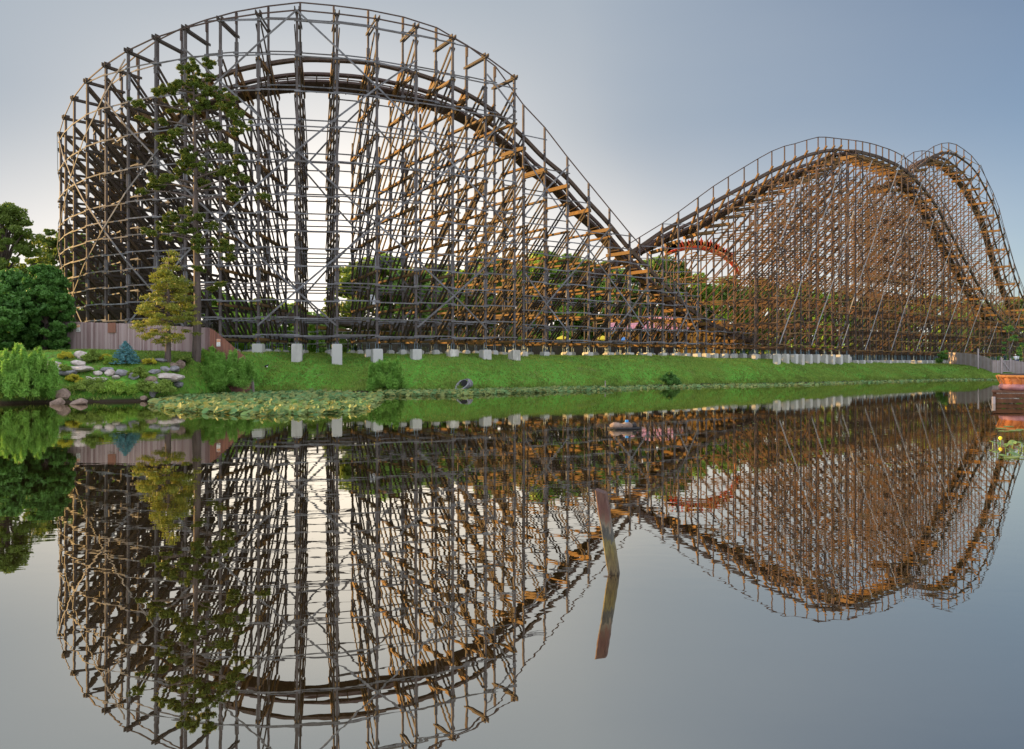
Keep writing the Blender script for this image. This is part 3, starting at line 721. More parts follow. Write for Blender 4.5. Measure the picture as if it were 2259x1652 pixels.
# ---- tall pine in front of the turn
def zp(x, y): return ((500 + x / 1.376) / 1.7, (200 + y / 1.376) / 1.7)
PB = hit(433, 792); PY = PB[1]
cl = [(345,45,50,25),(290,80,45,30),(345,110,55,40),(300,150,45,30),(120,175,45,18),(190,190,50,22),(240,175,35,20),(50,275,35,18),(190,265,55,30),(330,190,50,30),(430,205,60,25),(480,235,45,30),(320,300,45,35),(400,270,60,25),(480,280,50,25),(540,330,40,20),(570,370,35,18),(520,385,35,25),(100,350,60,10),(160,440,45,20),(230,415,45,18),(140,470,25,20),(430,375,40,15),(420,480,55,18),(480,500,45,20),(520,530,35,22),(290,510,45,25),(330,550,50,35),(260,560,60,25),(230,595,35,18),(360,610,50,30),(350,660,60,30),(60,660,50,20),(120,645,60,20),(200,655,40,15),(30,705,25,15),(450,605,40,15),(520,620,45,18),(580,670,50,18),(640,715,35,18),(490,690,35,30),(510,740,25,12),(190,830,40,22),(280,805,40,18),(160,890,30,22),(230,870,55,35),(110,940,35,25),(220,940,60,30),(300,900,50,30),(340,850,35,20),(400,890,30,20),(330,960,55,25),(450,960,40,35),(470,1000,45,25),(480,1050,25,18),(340,1010,25,25),(350,1115,20,12),(310,1215,20,12),(430,1190,25,10),(405,1215,20,10)]
C, Rr, lb = [], [], []; k1 = PY / FP / 1.376 / 1.7
for k, (x, y, rx, ry) in enumerate(cl):
    D, y_ = zp(x, y); dx = abs(D - 433) * PY / FP; yy = PY + random.uniform(-.6, .6) * max(1.2, dx * .8)
    c = Vector((px(D, PY), yy, pz(y_, PY)))
    tx = px(lerp(c.z, [3, 27], [433, 427]), PY)
    st_ = (tx, PY, max(PB[2] + 4, c.z - .25 * (c.x - tx) * (1 if c.x > tx else -1) * .6))
    if dx > .6: lb.append(limb(st_, c, .10, .05))
    for s_ in range(11):
        o = Vector((random.uniform(-1.05, 1.05) * rx * k1, random.uniform(-.6, .6) * max(rx * k1, .8), random.uniform(-.9, .9) * ry * k1))
        C.append(tuple(c + o)); q = rx * k1 * random.uniform(.16, .36); Rr.append((q, q, min(q * .55, ry * k1 * .6)))
tr = trunk_mb([(px(433, PY), PY, PB[2] - .3), (px(435.5, PY), PY, 7), (px(433.5, PY), PY, 11), (px(431, PY), PY, 15), (px(431.5, PY), PY, 18), (px(428.5, PY), PY, 21), (px(427, PY), PY, 26.2)], [.36, .29, .25, .21, .17, .12, .03], lb)
plant('pine_tree', 'tall sparse dark pine with long bare trunk in front of the coaster turn', 'tree', (PB[0], PY, PB[2]), C, Rr, 125, .15, 'needle', tr, asp=.3, fill=1.0)

# ---- yellow-green cypress
CB = hit(370, 797); CY = CB[1]; C, Rr, lb = [], [], []
wl = ([1010, 1050, 1150, 1250, 1350, 1440, 1500], [25, 42, 92, 115, 150, 158, 60]); k1 = CY / FP / 1.376 / 1.7
for k in range(150):
    y = random.triangular(1015, 1510, 1350); w = lerp(y, *wl); a = random.random() * 6.28; r = w * random.uniform(.25, 1) ** .7
    x = 183 + math.cos(a) * r - 8 * (y > 1300); D, y_ = zp(x, y)
    c = (px(D, CY), CY + math.sin(a) * r * k1, pz(y_, CY) - .1 * r * k1); C.append(c); q = random.uniform(.35, .7); Rr.append((q, q, q * .35))
    if k % 2 == 0: lb.append(limb((px(372, CY), CY, c[2] + .15), c, .035, .03))
tr = trunk_mb([(px(370, CY), CY, CB[2] - .3), (px(371, CY), CY, 5.5), (px(372, CY), CY, pz(zp(0, 1020)[1], CY))], [.26, .15, .02], lb)
plant('cypress_tree', 'small conical yellow-green cypress beside the tall pine trunk', 'tree', (CB[0], CY, CB[2]), C, Rr, 95, .10, 'cypress', tr, asp=.4, droop=.4, fill=1)

# ---- trees at the left edge
broad_tree('broadleaf_tree', 'tall loose-crowned tree at the left edge of the picture', px(8, 84), 84, 3.4, pz(432, 84) - 3.4, 4.4, 'leafolive', n=190, per=130, size=.165, cl=(.08, .2), seed=1)
broad_tree('broadleaf_tree', 'yellowish open-crowned tree between the left edge and the coaster', px(106, 98), 98, 3.4, pz(492, 98) - 3.4, 3.3, 'leafolive', n=90, per=110, size=.18, cl=(.08, .2), seed=2)
for k, (D, Yy, yt, w, lb_) in enumerate([(20, 72, 590, 3.3, 'dense dark green tree under the tall one at the left edge'), (98, 71, 575, 2.5, 'dense dark green tree touching the left end of the coaster'), (-45, 66, 620, 3.2, 'dark bushy tree cut by the left edge of the picture')]):
    x = px(D, Yy)
    broad_tree('dense_tree', lb_, x, Yy, ground(x, Yy), pz(yt, Yy) - ground(x, Yy), w, 'leafdark', n=330, per=150, size=.165, seed=10 + k, bare=.02, cl=(.07, .2))
# ---- trees behind the coaster
bt = [(470, 150, 640, 7), (520, 160, 655, 7), (585, 165, 650, 6), (640, 150, 668, 6), (700, 170, 690, 7), (790, 140, 575, 7), (850, 150, 560, 8), (905, 140, 590, 7), (960, 155, 575, 8), (1020, 150, 590, 7), (1085, 150, 560, 8), (1145, 160, 575, 8), (1200, 145, 545, 7), (1255, 150, 552, 7), (1310, 155, 565, 7),
      (1370, 150, 585, 7), (1440, 145, 560, 6), (1480, 150, 560, 6), (1530, 165, 600, 8), (1600, 170, 610, 8), (1680, 175, 610, 8), (1760, 190, 620, 9), (1850, 200, 640, 9), (1940, 210, 640, 9), (2050, 220, 650, 10), (2150, 230, 660, 10), (2240, 220, 655, 10),
      (160, 150, 500, 7), (230, 155, 560, 8), (300, 160, 600, 8), (380, 155, 620, 8), (60, 140, 600, 8), (-30, 130, 590, 8)]
bt.sort()
kinds = ['bright green', 'mid green', 'olive green']
ORD = 'first second third fourth fifth sixth seventh eighth ninth tenth eleventh twelfth thirteenth fourteenth fifteenth sixteenth seventeenth eighteenth nineteenth twentieth twenty-first twenty-second twenty-third twenty-fourth twenty-fifth twenty-sixth twenty-seventh twenty-eighth twenty-ninth thirtieth thirty-first thirty-second thirty-third thirty-fourth'.split()
for k, (D, Yy, yt, w) in enumerate(bt):
    x = px(D, Yy); lm = ('leaf', 'leafback', 'leafolive')[k % 3]
    lab = f"{kinds[k % 3]} broadleaf tree behind the timbers, {ORD[k]} from the left of that row"
    broad_tree('background_tree', lab, x, Yy, 3.0, pz(yt, Yy) - 3.0, w, lm, n=110, per=100, size=.38, cl=(.1, .24), group='trees behind the coaster', seed=30 + k, bare=.1)
# far wood closing the horizon
C, Rr = [], []
for k in range(900):
    x = random.uniform(-330, 420); y = random.uniform(250, 330); h = random.uniform(3, 10); C.append((x, y, 2 + h * random.random() ** .7)); q = random.uniform(2, 4.5); Rr.append((q, q, q * .8))
V, F, t = leaves(C, Rr, 60, .9); tag(link('woodland', mesh('woodland', V, [F], t), M['leaf']), 'far dark green belt of woods closing the view behind the rides', 'woodland', kind='stuff')

# ---- shrubs
def shrub(name, label, D, ybase, wpx, hpx, lm, n=40, per=260, size=.09, asp=.35, up=False, group=None, depth=.7, flat=0):
    X, Y, z = hit(D, ybase); k_ = Y / FP; w = wpx * k_ / 2; h = hpx * k_
    C, Rr = [], []
    for k in range(n):
        a = random.random() * 6.28; r = math.sqrt(random.random()); hh = math.sqrt(max(0, 1 - r * r)) * random.uniform(.75, 1.1)
        C.append((X + math.cos(a) * r * w * .85, Y + w * depth * (.4 + math.sin(a) * r), z + h * (.12 + .8 * hh * random.random() ** .6)))
        q = w * random.uniform(.16, .3) * (30 / max(n, 30)) ** .3; Rr.append((q, q, q * (1.1 if up else .7)))
    if up == 'feather':
        for k in range(n // 2):
            a = random.random() * 6.28; r = math.sqrt(random.random()); hh = math.sqrt(max(0, 1 - r * r)); C.append((X + math.cos(a) * r * w, Y + w * depth * (.4 + math.sin(a) * r), z + h * (.35 + .75 * hh * random.uniform(.7, 1.12)))); q = w * .06; Rr.append((q, q, q * 4))
    st_ = MB()
    for k in range(9):
        e = C[random.randrange(len(C))]; V, F = tube([(X + random.uniform(-.2, .2) * w, Y + w * depth * .4, z - .1), e], [.03, .008], 4, False); st_.add(V, F)
    root = empty(name, (X, Y, z), label, 'shrub', group)
    V, F, t = leaves(C, Rr, per, size, asp=asp, fill=1, flat=flat); link('foliage', mesh('foliage', V, [F], t), M[lm], root)
    st_.build('stem', M['bark'], root)
    return root
shrub('willow_shrub', 'big feathery bright green shrub at the left edge beside the water', 38, 884, 150, 96, 'leaflight', n=150, per=260, size=.15, asp=.16, up='feather')
shrub('willow_shrub', 'feathery bright green shrub in front of the red fence end', 478, 862, 155, 70, 'leaflight', n=110, per=240, size=.15, asp=.16, up='feather')
shrub('willow_shrub', 'lone feathery green shrub on the lawn edge below the coaster', 850, 862, 95, 56, 'leaflight', n=60, per=220, size=.17, asp=.15, up='feather')
shrub('dark_shrub', 'small dark round shrub at the far shore below the long drop', 1476, 851, 58, 34, 'leafdark', n=30, per=230, size=.13)
shrub('yellow_shrub', 'round yellow shrub left of the largest white boulder', 142, 792, 40, 17, 'yellow', n=22, per=160, size=.06)
shrub('yellow_shrub', 'yellow shrub just left of the blue spruce', 228, 796, 34, 18, 'yellow', n=18, per=150, size=.06)
shrub('yellow_shrub', 'yellow shrub just right of the blue spruce', 325, 804, 36, 16, 'yellow', n=18, per=150, size=.06)
shrub('yellow_shrub', 'lowest yellow shrub, below the long pale boulder', 162, 845, 46, 22, 'yellow', n=22, per=160, size=.06)
for D, y, w, h, lab in [(200, 800, 50, 28, 'soft grey-green plant behind the pale boulders'), (243, 805, 40, 22, 'dark green plant at the foot of the yellow shrub'), (300, 835, 50, 26, 'green plant among grey stones below the spruce'), (255, 870, 90, 34, 'green shrub spreading over the bank below the stones'),
                        (190, 868, 110, 34, 'low green shrub on the bank above the two shore rocks'), (330, 868, 100, 34, 'green and brown shrub at the water left of the lily pads'), (400, 800, 40, 16, 'low dark shrub at the foot of the cypress'), (455, 800, 70, 36, 'leafy shrub at the foot of the pine trunk'), (132, 830, 50, 25, 'green shrub left of the long pale boulder')]:
    shrub('green_shrub', lab, D, y, w, h, 'leaf' if (D % 2) else 'grass', n=34, per=190, size=.08)
for D, y, h, lab in [(213, 765, 22, 'thin pale weed standing against the fence, left one'), (237, 764, 32, 'thin pale weed standing against the fence, taller right one')]:
    shrub('tall_weed', lab, D, y, 16, h, 'leaf', n=12, per=70, size=.05)
shrub('tall_weed', 'clump of tall grass under the coaster below the pink roof', 1385, 781, 42, 42, 'leaf', n=26, per=150, size=.13, asp=.15, up=True)
# blue spruce
X, Y, z = hit(276, 803); k_ = Y / FP; C, Rr = [], []; H = 48 * k_; W = 31 * k_
for ring in range(13):
    t = ring / 12; w = W * (1 - t) ** .75 + .03
    for a in np.linspace(0, 6.28, max(4, int(15 * (1 - t)) + 3)):
        a += random.random() * .5
        for f in (1, .7, .4):
            C.append((X + math.cos(a) * w * f, Y + math.sin(a) * w * f, z + .12 + t * H * .95 - .08 * f + random.uniform(-.03, .03))); Rr.append((.13, .13, .035))
plant('blue_spruce', 'small dense blue-green spruce in the rock garden', 'shrub', (X, Y, z), C, Rr, 22, .06, 'spruce', trunk_mb([(X, Y, z - .2), (X, Y, z + H)], [.07, .01]), fill=1, asp=.3)

# ------------------------------------------------------------------ boulders
def zr(x, y): return x / 3.2657, 411.8 + y / 3.2657
rocks = [(595,1220,65,30,'w','largest white boulder, rounded, in the back row'),(565,1270,62,22,'w','long smooth white boulder in front of the largest one'),(305,1250,25,14,'w','small pale stone at the left end of the back row'),(380,1270,60,14,'w','flat pale boulder behind the long slab'),(400,1305,85,24,'w','broad pale slab at the left end of the long row'),(560,1314,95,22,'w','long low pale slab joining the broad one'),(455,1345,80,20,'g','dark weathered boulder under the pale slab'),(315,1352,25,11,'w','small white stone below the broad slab'),(375,1368,35,18,'g','small grey boulder left of the lowest yellow shrub'),(760,1313,55,20,'g','pale blue-grey boulder below the blue spruce'),(700,1345,35,15,'w','small flat tan stone left of the round white one'),(785,1347,40,23,'w','round white boulder below the blue-grey one'),(875,1344,52,26,'g','grey boulder with square face right of the round white one'),(955,1368,40,20,'g','dark blue-grey stone below the green plants'),(635,1388,32,19,'w','small round white stone right of the lowest yellow shrub'),(710,1390,55,18,'w','flat white boulder with a sharp right end'),(835,1377,35,12,'w','small flat pale stone in the middle of the bank'),(665,1420,35,10,'w','thin tan stone low on the bank'),(1045,1252,50,16,'b','brown rounded boulder right of the blue spruce'),(1090,1252,30,20,'g','very dark boulder behind the yellow shrub'),(1150,1246,45,15,'g','flat grey boulder left of the cypress'),(1180,1308,35,20,'g','pale pointed stone in front of the cypress'),(1255,1315,48,20,'g','low grey boulder right of the pointed stone'),(1250,1287,32,18,'b','pinkish boulder at the foot of the cypress'),(1290,1277,42,24,'b','round tan boulder between cypress and pine'),(1100,1332,45,15,'g','grey stone below the cypress'),(1200,1372,112,30,'w','long pale boulder with layered face, near the right shrub'),(1090,1387,50,24,'b','brownish end stone left of the long pale boulder'),(1115,1432,42,26,'g','grey boulder low on the bank near the lily pads'),(1280,1422,52,24,'g','grey boulder beside the feathery shrub'),(430,1495,62,38,'b','tall brown rock at the water edge, leaning left'),(425,1545,50,30,'b','pointed pale brown rock standing in the water'),(575,1548,72,24,'b','broad flat brown rock lying in the water'),(1030,1522,30,14,'b','small brown rock at the water edge left of the lilies'),(1090,1495,26,28,'g','dark rock at the bank foot near the lilies')]
for k, (x, y, rx, ry, c, lab) in enumerate(rocks):
    D, yy = zr(x, y + ry * .8); X, Y, z = hit(D, yy); s = Y / FP / 3.2657
    bm_v = []; rs = np.random.default_rng(100 + k)
    nu, nv = 18, 11; V = []
    f1, f2, f3 = rs.uniform(-1, 1, 3), rs.uniform(-1, 1, 3), rs.uniform(0, 6, 3)
    cuts = [(v_ / np.linalg.norm(v_), rs.uniform(.5, .85)) for v_ in rs.normal(size=(13, 3))]
    for j in range(nv):
        ph = math.pi * j / (nv - 1) - math.pi / 2
        for i in range(nu):
            th = 2 * math.pi * i / nu; d = np.array([math.cos(ph) * math.cos(th), math.cos(ph) * math.sin(th), math.sin(ph)])
            r = 1 + .12 * math.sin(3 * d[0] * (1 + f1[0]) + f3[0]) + .1 * math.sin(4 * d[1] + f3[1] + 2 * d[2])
            for n_, dd_ in cuts:
                q_ = d @ n_ * r
                if q_ > dd_: r *= dd_ / q_ * .92 + .08
            r += rs.uniform(-.025, .025) if 0 < j < nv - 1 else 0
            p = d * r; V.append((X + p[0] * rx * s * 1.15, Y + p[1] * rx * s * .9 + ry * s * .3, z + p[2] * ry * s * 1.5 + ry * s * .55))
    F = [[j * nu + i, j * nu + (i + 1) % nu, (j + 1) * nu + (i + 1) % nu, (j + 1) * nu + i] for j in range(nv - 1) for i in range(nu)]
    o = link('boulder', mesh('boulder', V, [F], smooth=False), M['rock' + c]); tag(o, lab, 'boulder', 'rock garden boulders')

# ------------------------------------------------------------------ grass tufts and lily pads
def tufts(n, samp, hmin, hmax, wid=.035):
    P_ = np.array([samp() for _ in range(n)]); b = 3
    idx = np.repeat(np.arange(n), b); m_ = len(idx); a = RNG.random(m_) * 6.28; h = RNG.uniform(hmin, hmax, m_) * P_[idx, 3]
    w = np.stack([np.cos(a), np.sin(a), np.zeros(m_)], 1) * wid; ln = rand_unit(m_) * .5; ln[:, 2] = 1; base = P_[idx, :3] + rand_unit(m_) * .06 * np.array([1, 1, 0])
    V = np.stack([base - w, base + w, base + ln * h[:, None]], 1).reshape(-1, 3)
    t = np.repeat(np.clip(RNG.random(m_) * .6 + .4 * P_[idx, 4], 0, 1), 3)
    return V, np.arange(3 * m_).reshape(-1, 3), t
def on_bank():
    while True:
        X = random.uniform(-42, 95); d = random.random() ** 1.3 * 24; Y = shore(X) + .1 + d
        if X < -24 and Y < 62 and random.random() < .6: continue
        g = ground(X, Y); f = 1.8 if d < 1.2 else 1.0
        if g > .05: return (X, Y, g - .02, f, .5 + .5 * math.sin(X * .35 + 2 * math.sin(Y * .22)))
V, F, t = tufts(90000, on_bank, .08, .2); tag(link('grass', mesh('grass', V, [F], t), M['grass']), 'mown green grass covering the bank below the coaster', 'grass', kind='stuff')
def inpoly(x, y, P_):
    c = False; j = len(P_) - 1
    for i in range(len(P_)):
        if (P_[i][1] > y) != (P_[j][1] > y) and x < (P_[j][0] - P_[i][0]) * (y - P_[i][1]) / (P_[j][1] - P_[i][1]) + P_[i][0]: c = not c
        j = i
    return c
def pads(name, label, n, samp, size, zr_, tilt, edge=9):
    V, F, T = [], [], []
    for _ in range(n):
        x, y, k_ = samp(); s = size * random.uniform(.6, 1.2); z = random.uniform(*zr_) * k_; a = random.random() * 6.28
        nrm = Vector((random.uniform(-1, 1) * tilt, random.uniform(-1, 1) * tilt - tilt * .35, 1)).normalized() if random.random() < .75 else Vector((random.uniform(-1, 1), random.uniform(-1, .3), .5)).normalized()
        u = nrm.orthogonal().normalized(); v = nrm.cross(u); b0 = len(V); ring = []
        V.append(Vector((x, y, z)) + nrm * -.03 * (z > .05)); tn = random.random() ** 1.6
        for i in range(edge):
            an = a + .25 + (6.28 - .5) * i / (edge - 1); r = s * (1 - .12 * math.cos(an - a)) * random.uniform(.93, 1.05)
            V.append(Vector((x, y, z)) + (u * math.cos(an) * r + v * math.sin(an) * r * .8) + nrm * random.uniform(-.02, .05) * (z > .05))
        for i in range(edge - 1): F.append((b0, b0 + 1 + i, b0 + 2 + i))
        T += [tn] * (edge + 1)
    V = [(v.x, v.y, max(v.z, .004 + .0008 * (i % 7))) for i, v in enumerate(V)]
    o = link(name, mesh(name, V, [np.array(F)], T), M['pad']); return tag(o, label, 'water lilies', kind='stuff')
LPY = [(330, 893), (380, 908), (480, 914), (600, 918), (700, 916), (800, 906), (838, 888), (842, 874), (700, 868), (560, 870), (400, 876), (340, 887)]
def s1():
    while True:
        Y = random.uniform(40, 71); X = random.uniform(-26, -7); D = CX + X / Y * FP; yy = YH + HC / Y * FP
        if inpoly(D, yy, LPY) and Y < shore(X) - .1: return X, Y, 1
pads('lily_pads', 'dense bed of upstanding grey-green lily leaves along the left bank', 4200, s1, .24, (.0, .27), .42)
def s2():
    while True:
        D = random.uniform(835, 2215) if random.random() < .7 else random.uniform(835, 1300); xh = (D - CX) / FP
        Y = 60.0
        while Y < 140 and Y < shore(xh * Y): Y += .5
        back_ = lerp(D, [835, 1000, 1300, 1600, 2000, 2215], [7, 8, 9, 9, 9, 5]); Y -= random.random() ** 1.3 * back_
        if ground(xh * Y, Y) < .02: return xh * Y, Y, 1.0 if D < 1350 else .45
pads('lily_pads', 'thin ribbon of yellowing lily leaves along the far shore', 4200, s2, .2, (.0, .28), .4)

# ------------------------------------------------------------------ fences
def board_fence(name, label, pts, hgt, mt, bw=.15, group=None, cat='fence', signs=()):
    """pts: (x,y,[top z or None]); boards follow the ground"""
    root = empty(name, (pts[0][0], pts[0][1], ground(pts[0][0], pts[0][1])), label, cat, group); bm_ = MB()
    posts = []
    for (p, q) in zip(pts[:-1], pts[1:]):
        a = Vector((p[0], p[1], 0)); b = Vector((q[0], q[1], 0)); Ln = (b - a).length; d = (b - a).normalized(); n = int(Ln / bw)
        ta = p[2]; tb = q[2]; nn = Vector((-d.y, d.x, 0))
        for i in range(n):
            c = a.lerp(b, (i + .5) / n); g = ground(c.x, c.y)
            top = (ta + (tb - ta) * (i + .5) / n if ta is not None else g + hgt) + random.uniform(-.02, .02)
            w = Ln / n * .47; o = nn * random.uniform(-.008, .008)
            A = c - d * w + o; B = c + d * w + o; z0 = g - .1
            bm_.poly([(A.x, A.y, z0), (B.x, B.y, z0), (B.x, B.y, top - .04), (B.x - d.x * w * .35, B.y - d.y * w * .35, top), (A.x + d.x * w * .35, A.y + d.y * w * .35, top), (A.x, A.y, top - .04)], .022, nn)
        for i in range(int(Ln / 2.4) + 1):
            posts.append((a + d * min(Ln, i * 2.4) + nn * .11, ta, tb, min(1, i * 2.4 / Ln)))
        for hfrac in (.25, .8):
            rl = MB()
            for i in range(max(1, int(Ln / 2.4))):
                c0 = a.lerp(b, i / max(1, int(Ln / 2.4))) + nn * .05; c1 = a.lerp(b, (i + 1) / max(1, int(Ln / 2.4))) + nn * .05
                rl.bar((c0.x, c0.y, ground(c0.x, c0.y) + hgt * hfrac), (c1.x, c1.y, ground(c1.x, c1.y) + hgt * hfrac), .05, .09)
            rl.build('rail', M[mt], root)
    bm_.build('boards', M[mt], root)
    for c, ta, tb, f in posts:
        g = ground(c.x, c.y); top = (ta + (tb - ta) * f if ta is not None else g + hgt) - .05
        MB().post(c.x, c.y, g - .3, top, .11).build('fence_post', M[mt], root)
    return root
fl = [(98, 73.5, 707), (141, 72, 709), (300, 68.5, 714), (462.5, 65.7, 723)]
ft = [(px(D, Y), Y, pz(y, Y)) for D, Y, y in fl]
board_fence('board_fence', 'weathered pinkish board fence behind the rock garden', ft, 2.0, 'fence')
E_ = (px(559, 68.2), 68.2, 2.55)
board_fence('board_fence', 'reddish brown board fence sloping down to the water', [ft[-1], (px(475, 66), 66, pz(730, 66)), E_], 2.0, 'fence_red')
po = MB().bar((E_[0] + .05, E_[1] - .1, -.3), (E_[0] - .15, E_[1] - .1, 2.7), .16, .16).build('fence_end_post', M['fence_grey']); tag(po, 'leaning grey post ending the sloping fence at the water', 'post')
def text_mesh(name, body, size, mt, parent, loc, ang):
    cu = bpy.data.curves.new(name, 'FONT'); cu.body = body; cu.size = size; cu.align_x = 'CENTER'; cu.align_y = 'CENTER'; cu.extrude = .004
    t_ = bpy.data.objects.new(name, cu); me = bpy.data.meshes.new_from_object(t_); bpy.data.objects.remove(t_); me.name = name
    o = bpy.data.objects.new(name, me); COL.objects.link(o); me.materials.clear(); me.materials.append(M[mt]); o.parent = parent
    o.rotation_euler = (R(90), 0, ang); o.location = Vector(loc) - parent.location; return o
def on_seg(D, a, b):
    xh = (D - CX) / FP; t_ = (xh * a[1] - a[0]) / ((b[0] - a[0]) - xh * (b[1] - a[1])); return a[1] + (b[1] - a[1]) * t_
def sign(D, Y, y0, y1, wpx, label, ang):
    x = px(D, Y); w = wpx * Y / FP; za, zb = pz(y1, Y), pz(y0, Y); d = Vector((math.cos(ang), math.sin(ang), 0)); n = Vector((math.sin(ang), -math.cos(ang), 0))
    c = Vector((x, Y, 0)) + n * .06; root = empty('warning_sign', (c.x, c.y, za), label, 'sign')
    def plate(nm, a0, a1, z0, z1, mt, off):
        p = c + d * (a0 * w) + n * off; q = c + d * (a1 * w) + n * off
        MB().bar((p.x, p.y, (z0 + z1) / 2), (q.x, q.y, (z0 + z1) / 2), .012, z1 - z0).build(nm, M[mt], root)
    h = zb - za
    plate('board', -.5, .5, za, zb, 'white', 0); plate('orange_header', -.46, .46, za + h * .63, za + h * .96, 'orangep', .012)
    def text(s, sz, z, mt):
        text_mesh('lettering', s, sz, mt, root, c + n * .025 + Vector((0, 0, z)), ang)
    text('DANGER', w * .24, za + h * .79, 'white')
    for k, s in enumerate(['ENTRANCE OF', 'GUESTS IS', 'PROHIBITED']): text(s, w * .15, za + h * (.5 - .18 * k), 'black')
    return root
sign(174, on_seg(174, ft[1], ft[2]), 716, 731.5, 12.5, 'white and orange danger sign on the pinkish fence, left', math.atan2(ft[2][1] - ft[1][1], ft[2][0] - ft[1][0]))
rd = MB(); yq = on_seg(247.5, ft[1], ft[2]); q = (px(247.5, yq), yq - .09); sl = (ft[2][1] - ft[1][1]) / (ft[2][0] - ft[1][0]); rd.bar((q[0] - .42, q[1] - .42 * sl, pz(723, yq)), (q[0] + .42, q[1] + .42 * sl, pz(723, yq)), .03, .84, tone=0)
tag(rd.build('fence_patch', M['fence_red']), 'square dark brown panel fixed on the pinkish fence', 'panel')
a_ = math.atan2(E_[1] - ft[-1][1], E_[0] - ft[-1][0])
sign(481, on_seg(481, ft[-1], E_), 748, 764, 8.5, 'narrow white and orange danger sign on the sloping red fence', a_)
# right-hand fence with gate
def rp(D, Y): return (px(D, Y), Y, None)
board_fence('board_fence', 'brown board fence climbing left from the gate, far right', [rp(2091, 139), rp(2150, 131.5), rp(2188, 127.5)], 2.0, 'fence_grey')
board_fence('board_fence', 'grey board fence just left of the braced gate', [rp(2188.5, 127.4), rp(2209, 127)], 2.0, 'fence_grey')
g0, g1 = rp(2210, 127), rp(2228, 126.4); gr = empty('fence_gate', (g0[0], g0[1], 1), 'grey wooden gate with a diagonal brace at the far right', 'gate')
gz = max(ground(g0[0], g0[1]), ground(g1[0], g1[1])); m = MB()
for i in range(9):
    f = (i + .5) / 9; m.post(g0[0] + (g1[0] - g0[0]) * f, g0[1] + (g1[1] - g0[1]) * f, gz + .05, gz + 1.9, .13, .02)
m.build('boards', M['fence_grey'], gr)
fr = MB()
for z_ in (.15, 1.8): fr.bar((g0[0], g0[1] - .06, gz + z_), (g1[0], g1[1] - .06, gz + z_), .05, .12, tone=1)
fr.bar((g0[0], g0[1] - .1, gz + 1.75), (g1[0], g1[1] - .1, gz + .2), .05, .12, tone=1); fr.build('frame', M['fence_grey'], gr)
for g_ in (g0, g1): MB().post(g_[0], g_[1] - .02, gz - .3, gz + 2.2, .18).build('gate_post', M['fence_grey'], gr)
board_fence('board_fence', 'brown board fence right of the braced gate', [rp(2229, 126.4), rp(2275, 124)], 2.0, 'fence_grey')
t_ = rp(2155, 130); tag(MB().post(t_[0], t_[1] - .2, ground(t_[0], t_[1]) - .2, pz(769, 130), .2).build('tall_post', M['fence_grey']), 'tall square post rising above the climbing fence', 'post')
t_ = rp(2206, 126); tag(MB().post(t_[0], t_[1] - .2, ground(t_[0], t_[1]) - .2, pz(787, 126), .2).build('tall_post', M['fence_grey']), 'tall post just left of the braced gate', 'post')
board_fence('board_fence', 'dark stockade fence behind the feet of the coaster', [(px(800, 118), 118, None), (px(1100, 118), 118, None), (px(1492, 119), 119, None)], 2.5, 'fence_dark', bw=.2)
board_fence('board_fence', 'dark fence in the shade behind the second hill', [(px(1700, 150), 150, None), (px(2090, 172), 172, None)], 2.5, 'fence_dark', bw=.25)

# ------------------------------------------------------------------ culvert, water post, fountain float, stake
X, Y, z = hit(1012, 858); r = .62; V, F = [], []; n = 20; k_ = Y / FP
root = empty('culvert_pipe', (X, Y, z), 'flared concrete pipe end at the waterline of the lawn', 'culvert')
prof = [(.0, .55, .0), (.25, .62, .1), (.55, .68, .22), (1.3, .62, .55), (2.4, .60, .95)]   # distance back, radius, height cut
m = MB(); ringo, ringi = [], []
for (d, rr_, _) in prof:
    V.extend([]) 
def flare(th, d):                                   # open-topped scoop whose rim rises towards the back
    return th
Vv = []; nseg = 16; rowsd = [0, .4, .8, 1.2, 1.7, 2.6]; cut = [.22, .30, .42, .55, .75, 1.0]
for sgn, rad_ in ((0, .5), (1, .40)):
    for d, c in zip(rowsd, cut):
        for i in range(nseg + 1):
            f = (i / nseg * 2 - 1) * c; an = -math.pi / 2 + f * math.pi
            Vv.append((X + math.cos(an) * rad_ * 1.05 + d * .25, Y + d - .8, z + .36 + math.sin(an) * rad_))
row = nseg + 1; Fv = []; NR = len(rowsd)
for s_ in (0, 1):
    o_ = s_ * NR * row
    for a in range(NR - 1):
        for i in range(nseg):
            q_ = [o_ + a * row + i, o_ + a * row + i + 1, o_ + (a + 1) * row + i + 1, o_ + (a + 1) * row + i]; Fv.append(q_ if s_ == 0 else q_[::-1])
for i in range(nseg): Fv.append([i, i + NR * row, i + 1 + NR * row, i + 1])
for a in range(NR - 1):
    for e in (0, nseg): Fv.append([a * row + e, (a + 1) * row + e, (a + 1) * row + e + NR * row, a * row + e + NR * row])
link('pipe', mesh('pipe', Vv, [Fv], np.full(len(Vv), .3)), M['rockg'], root)
V, F = tube([(X + .4, Y + .8, z + .36), (X + .4, Y + .9, z + .36)], .4, 16); MB().add(V, F).build('dark_mouth', M['black'], root)

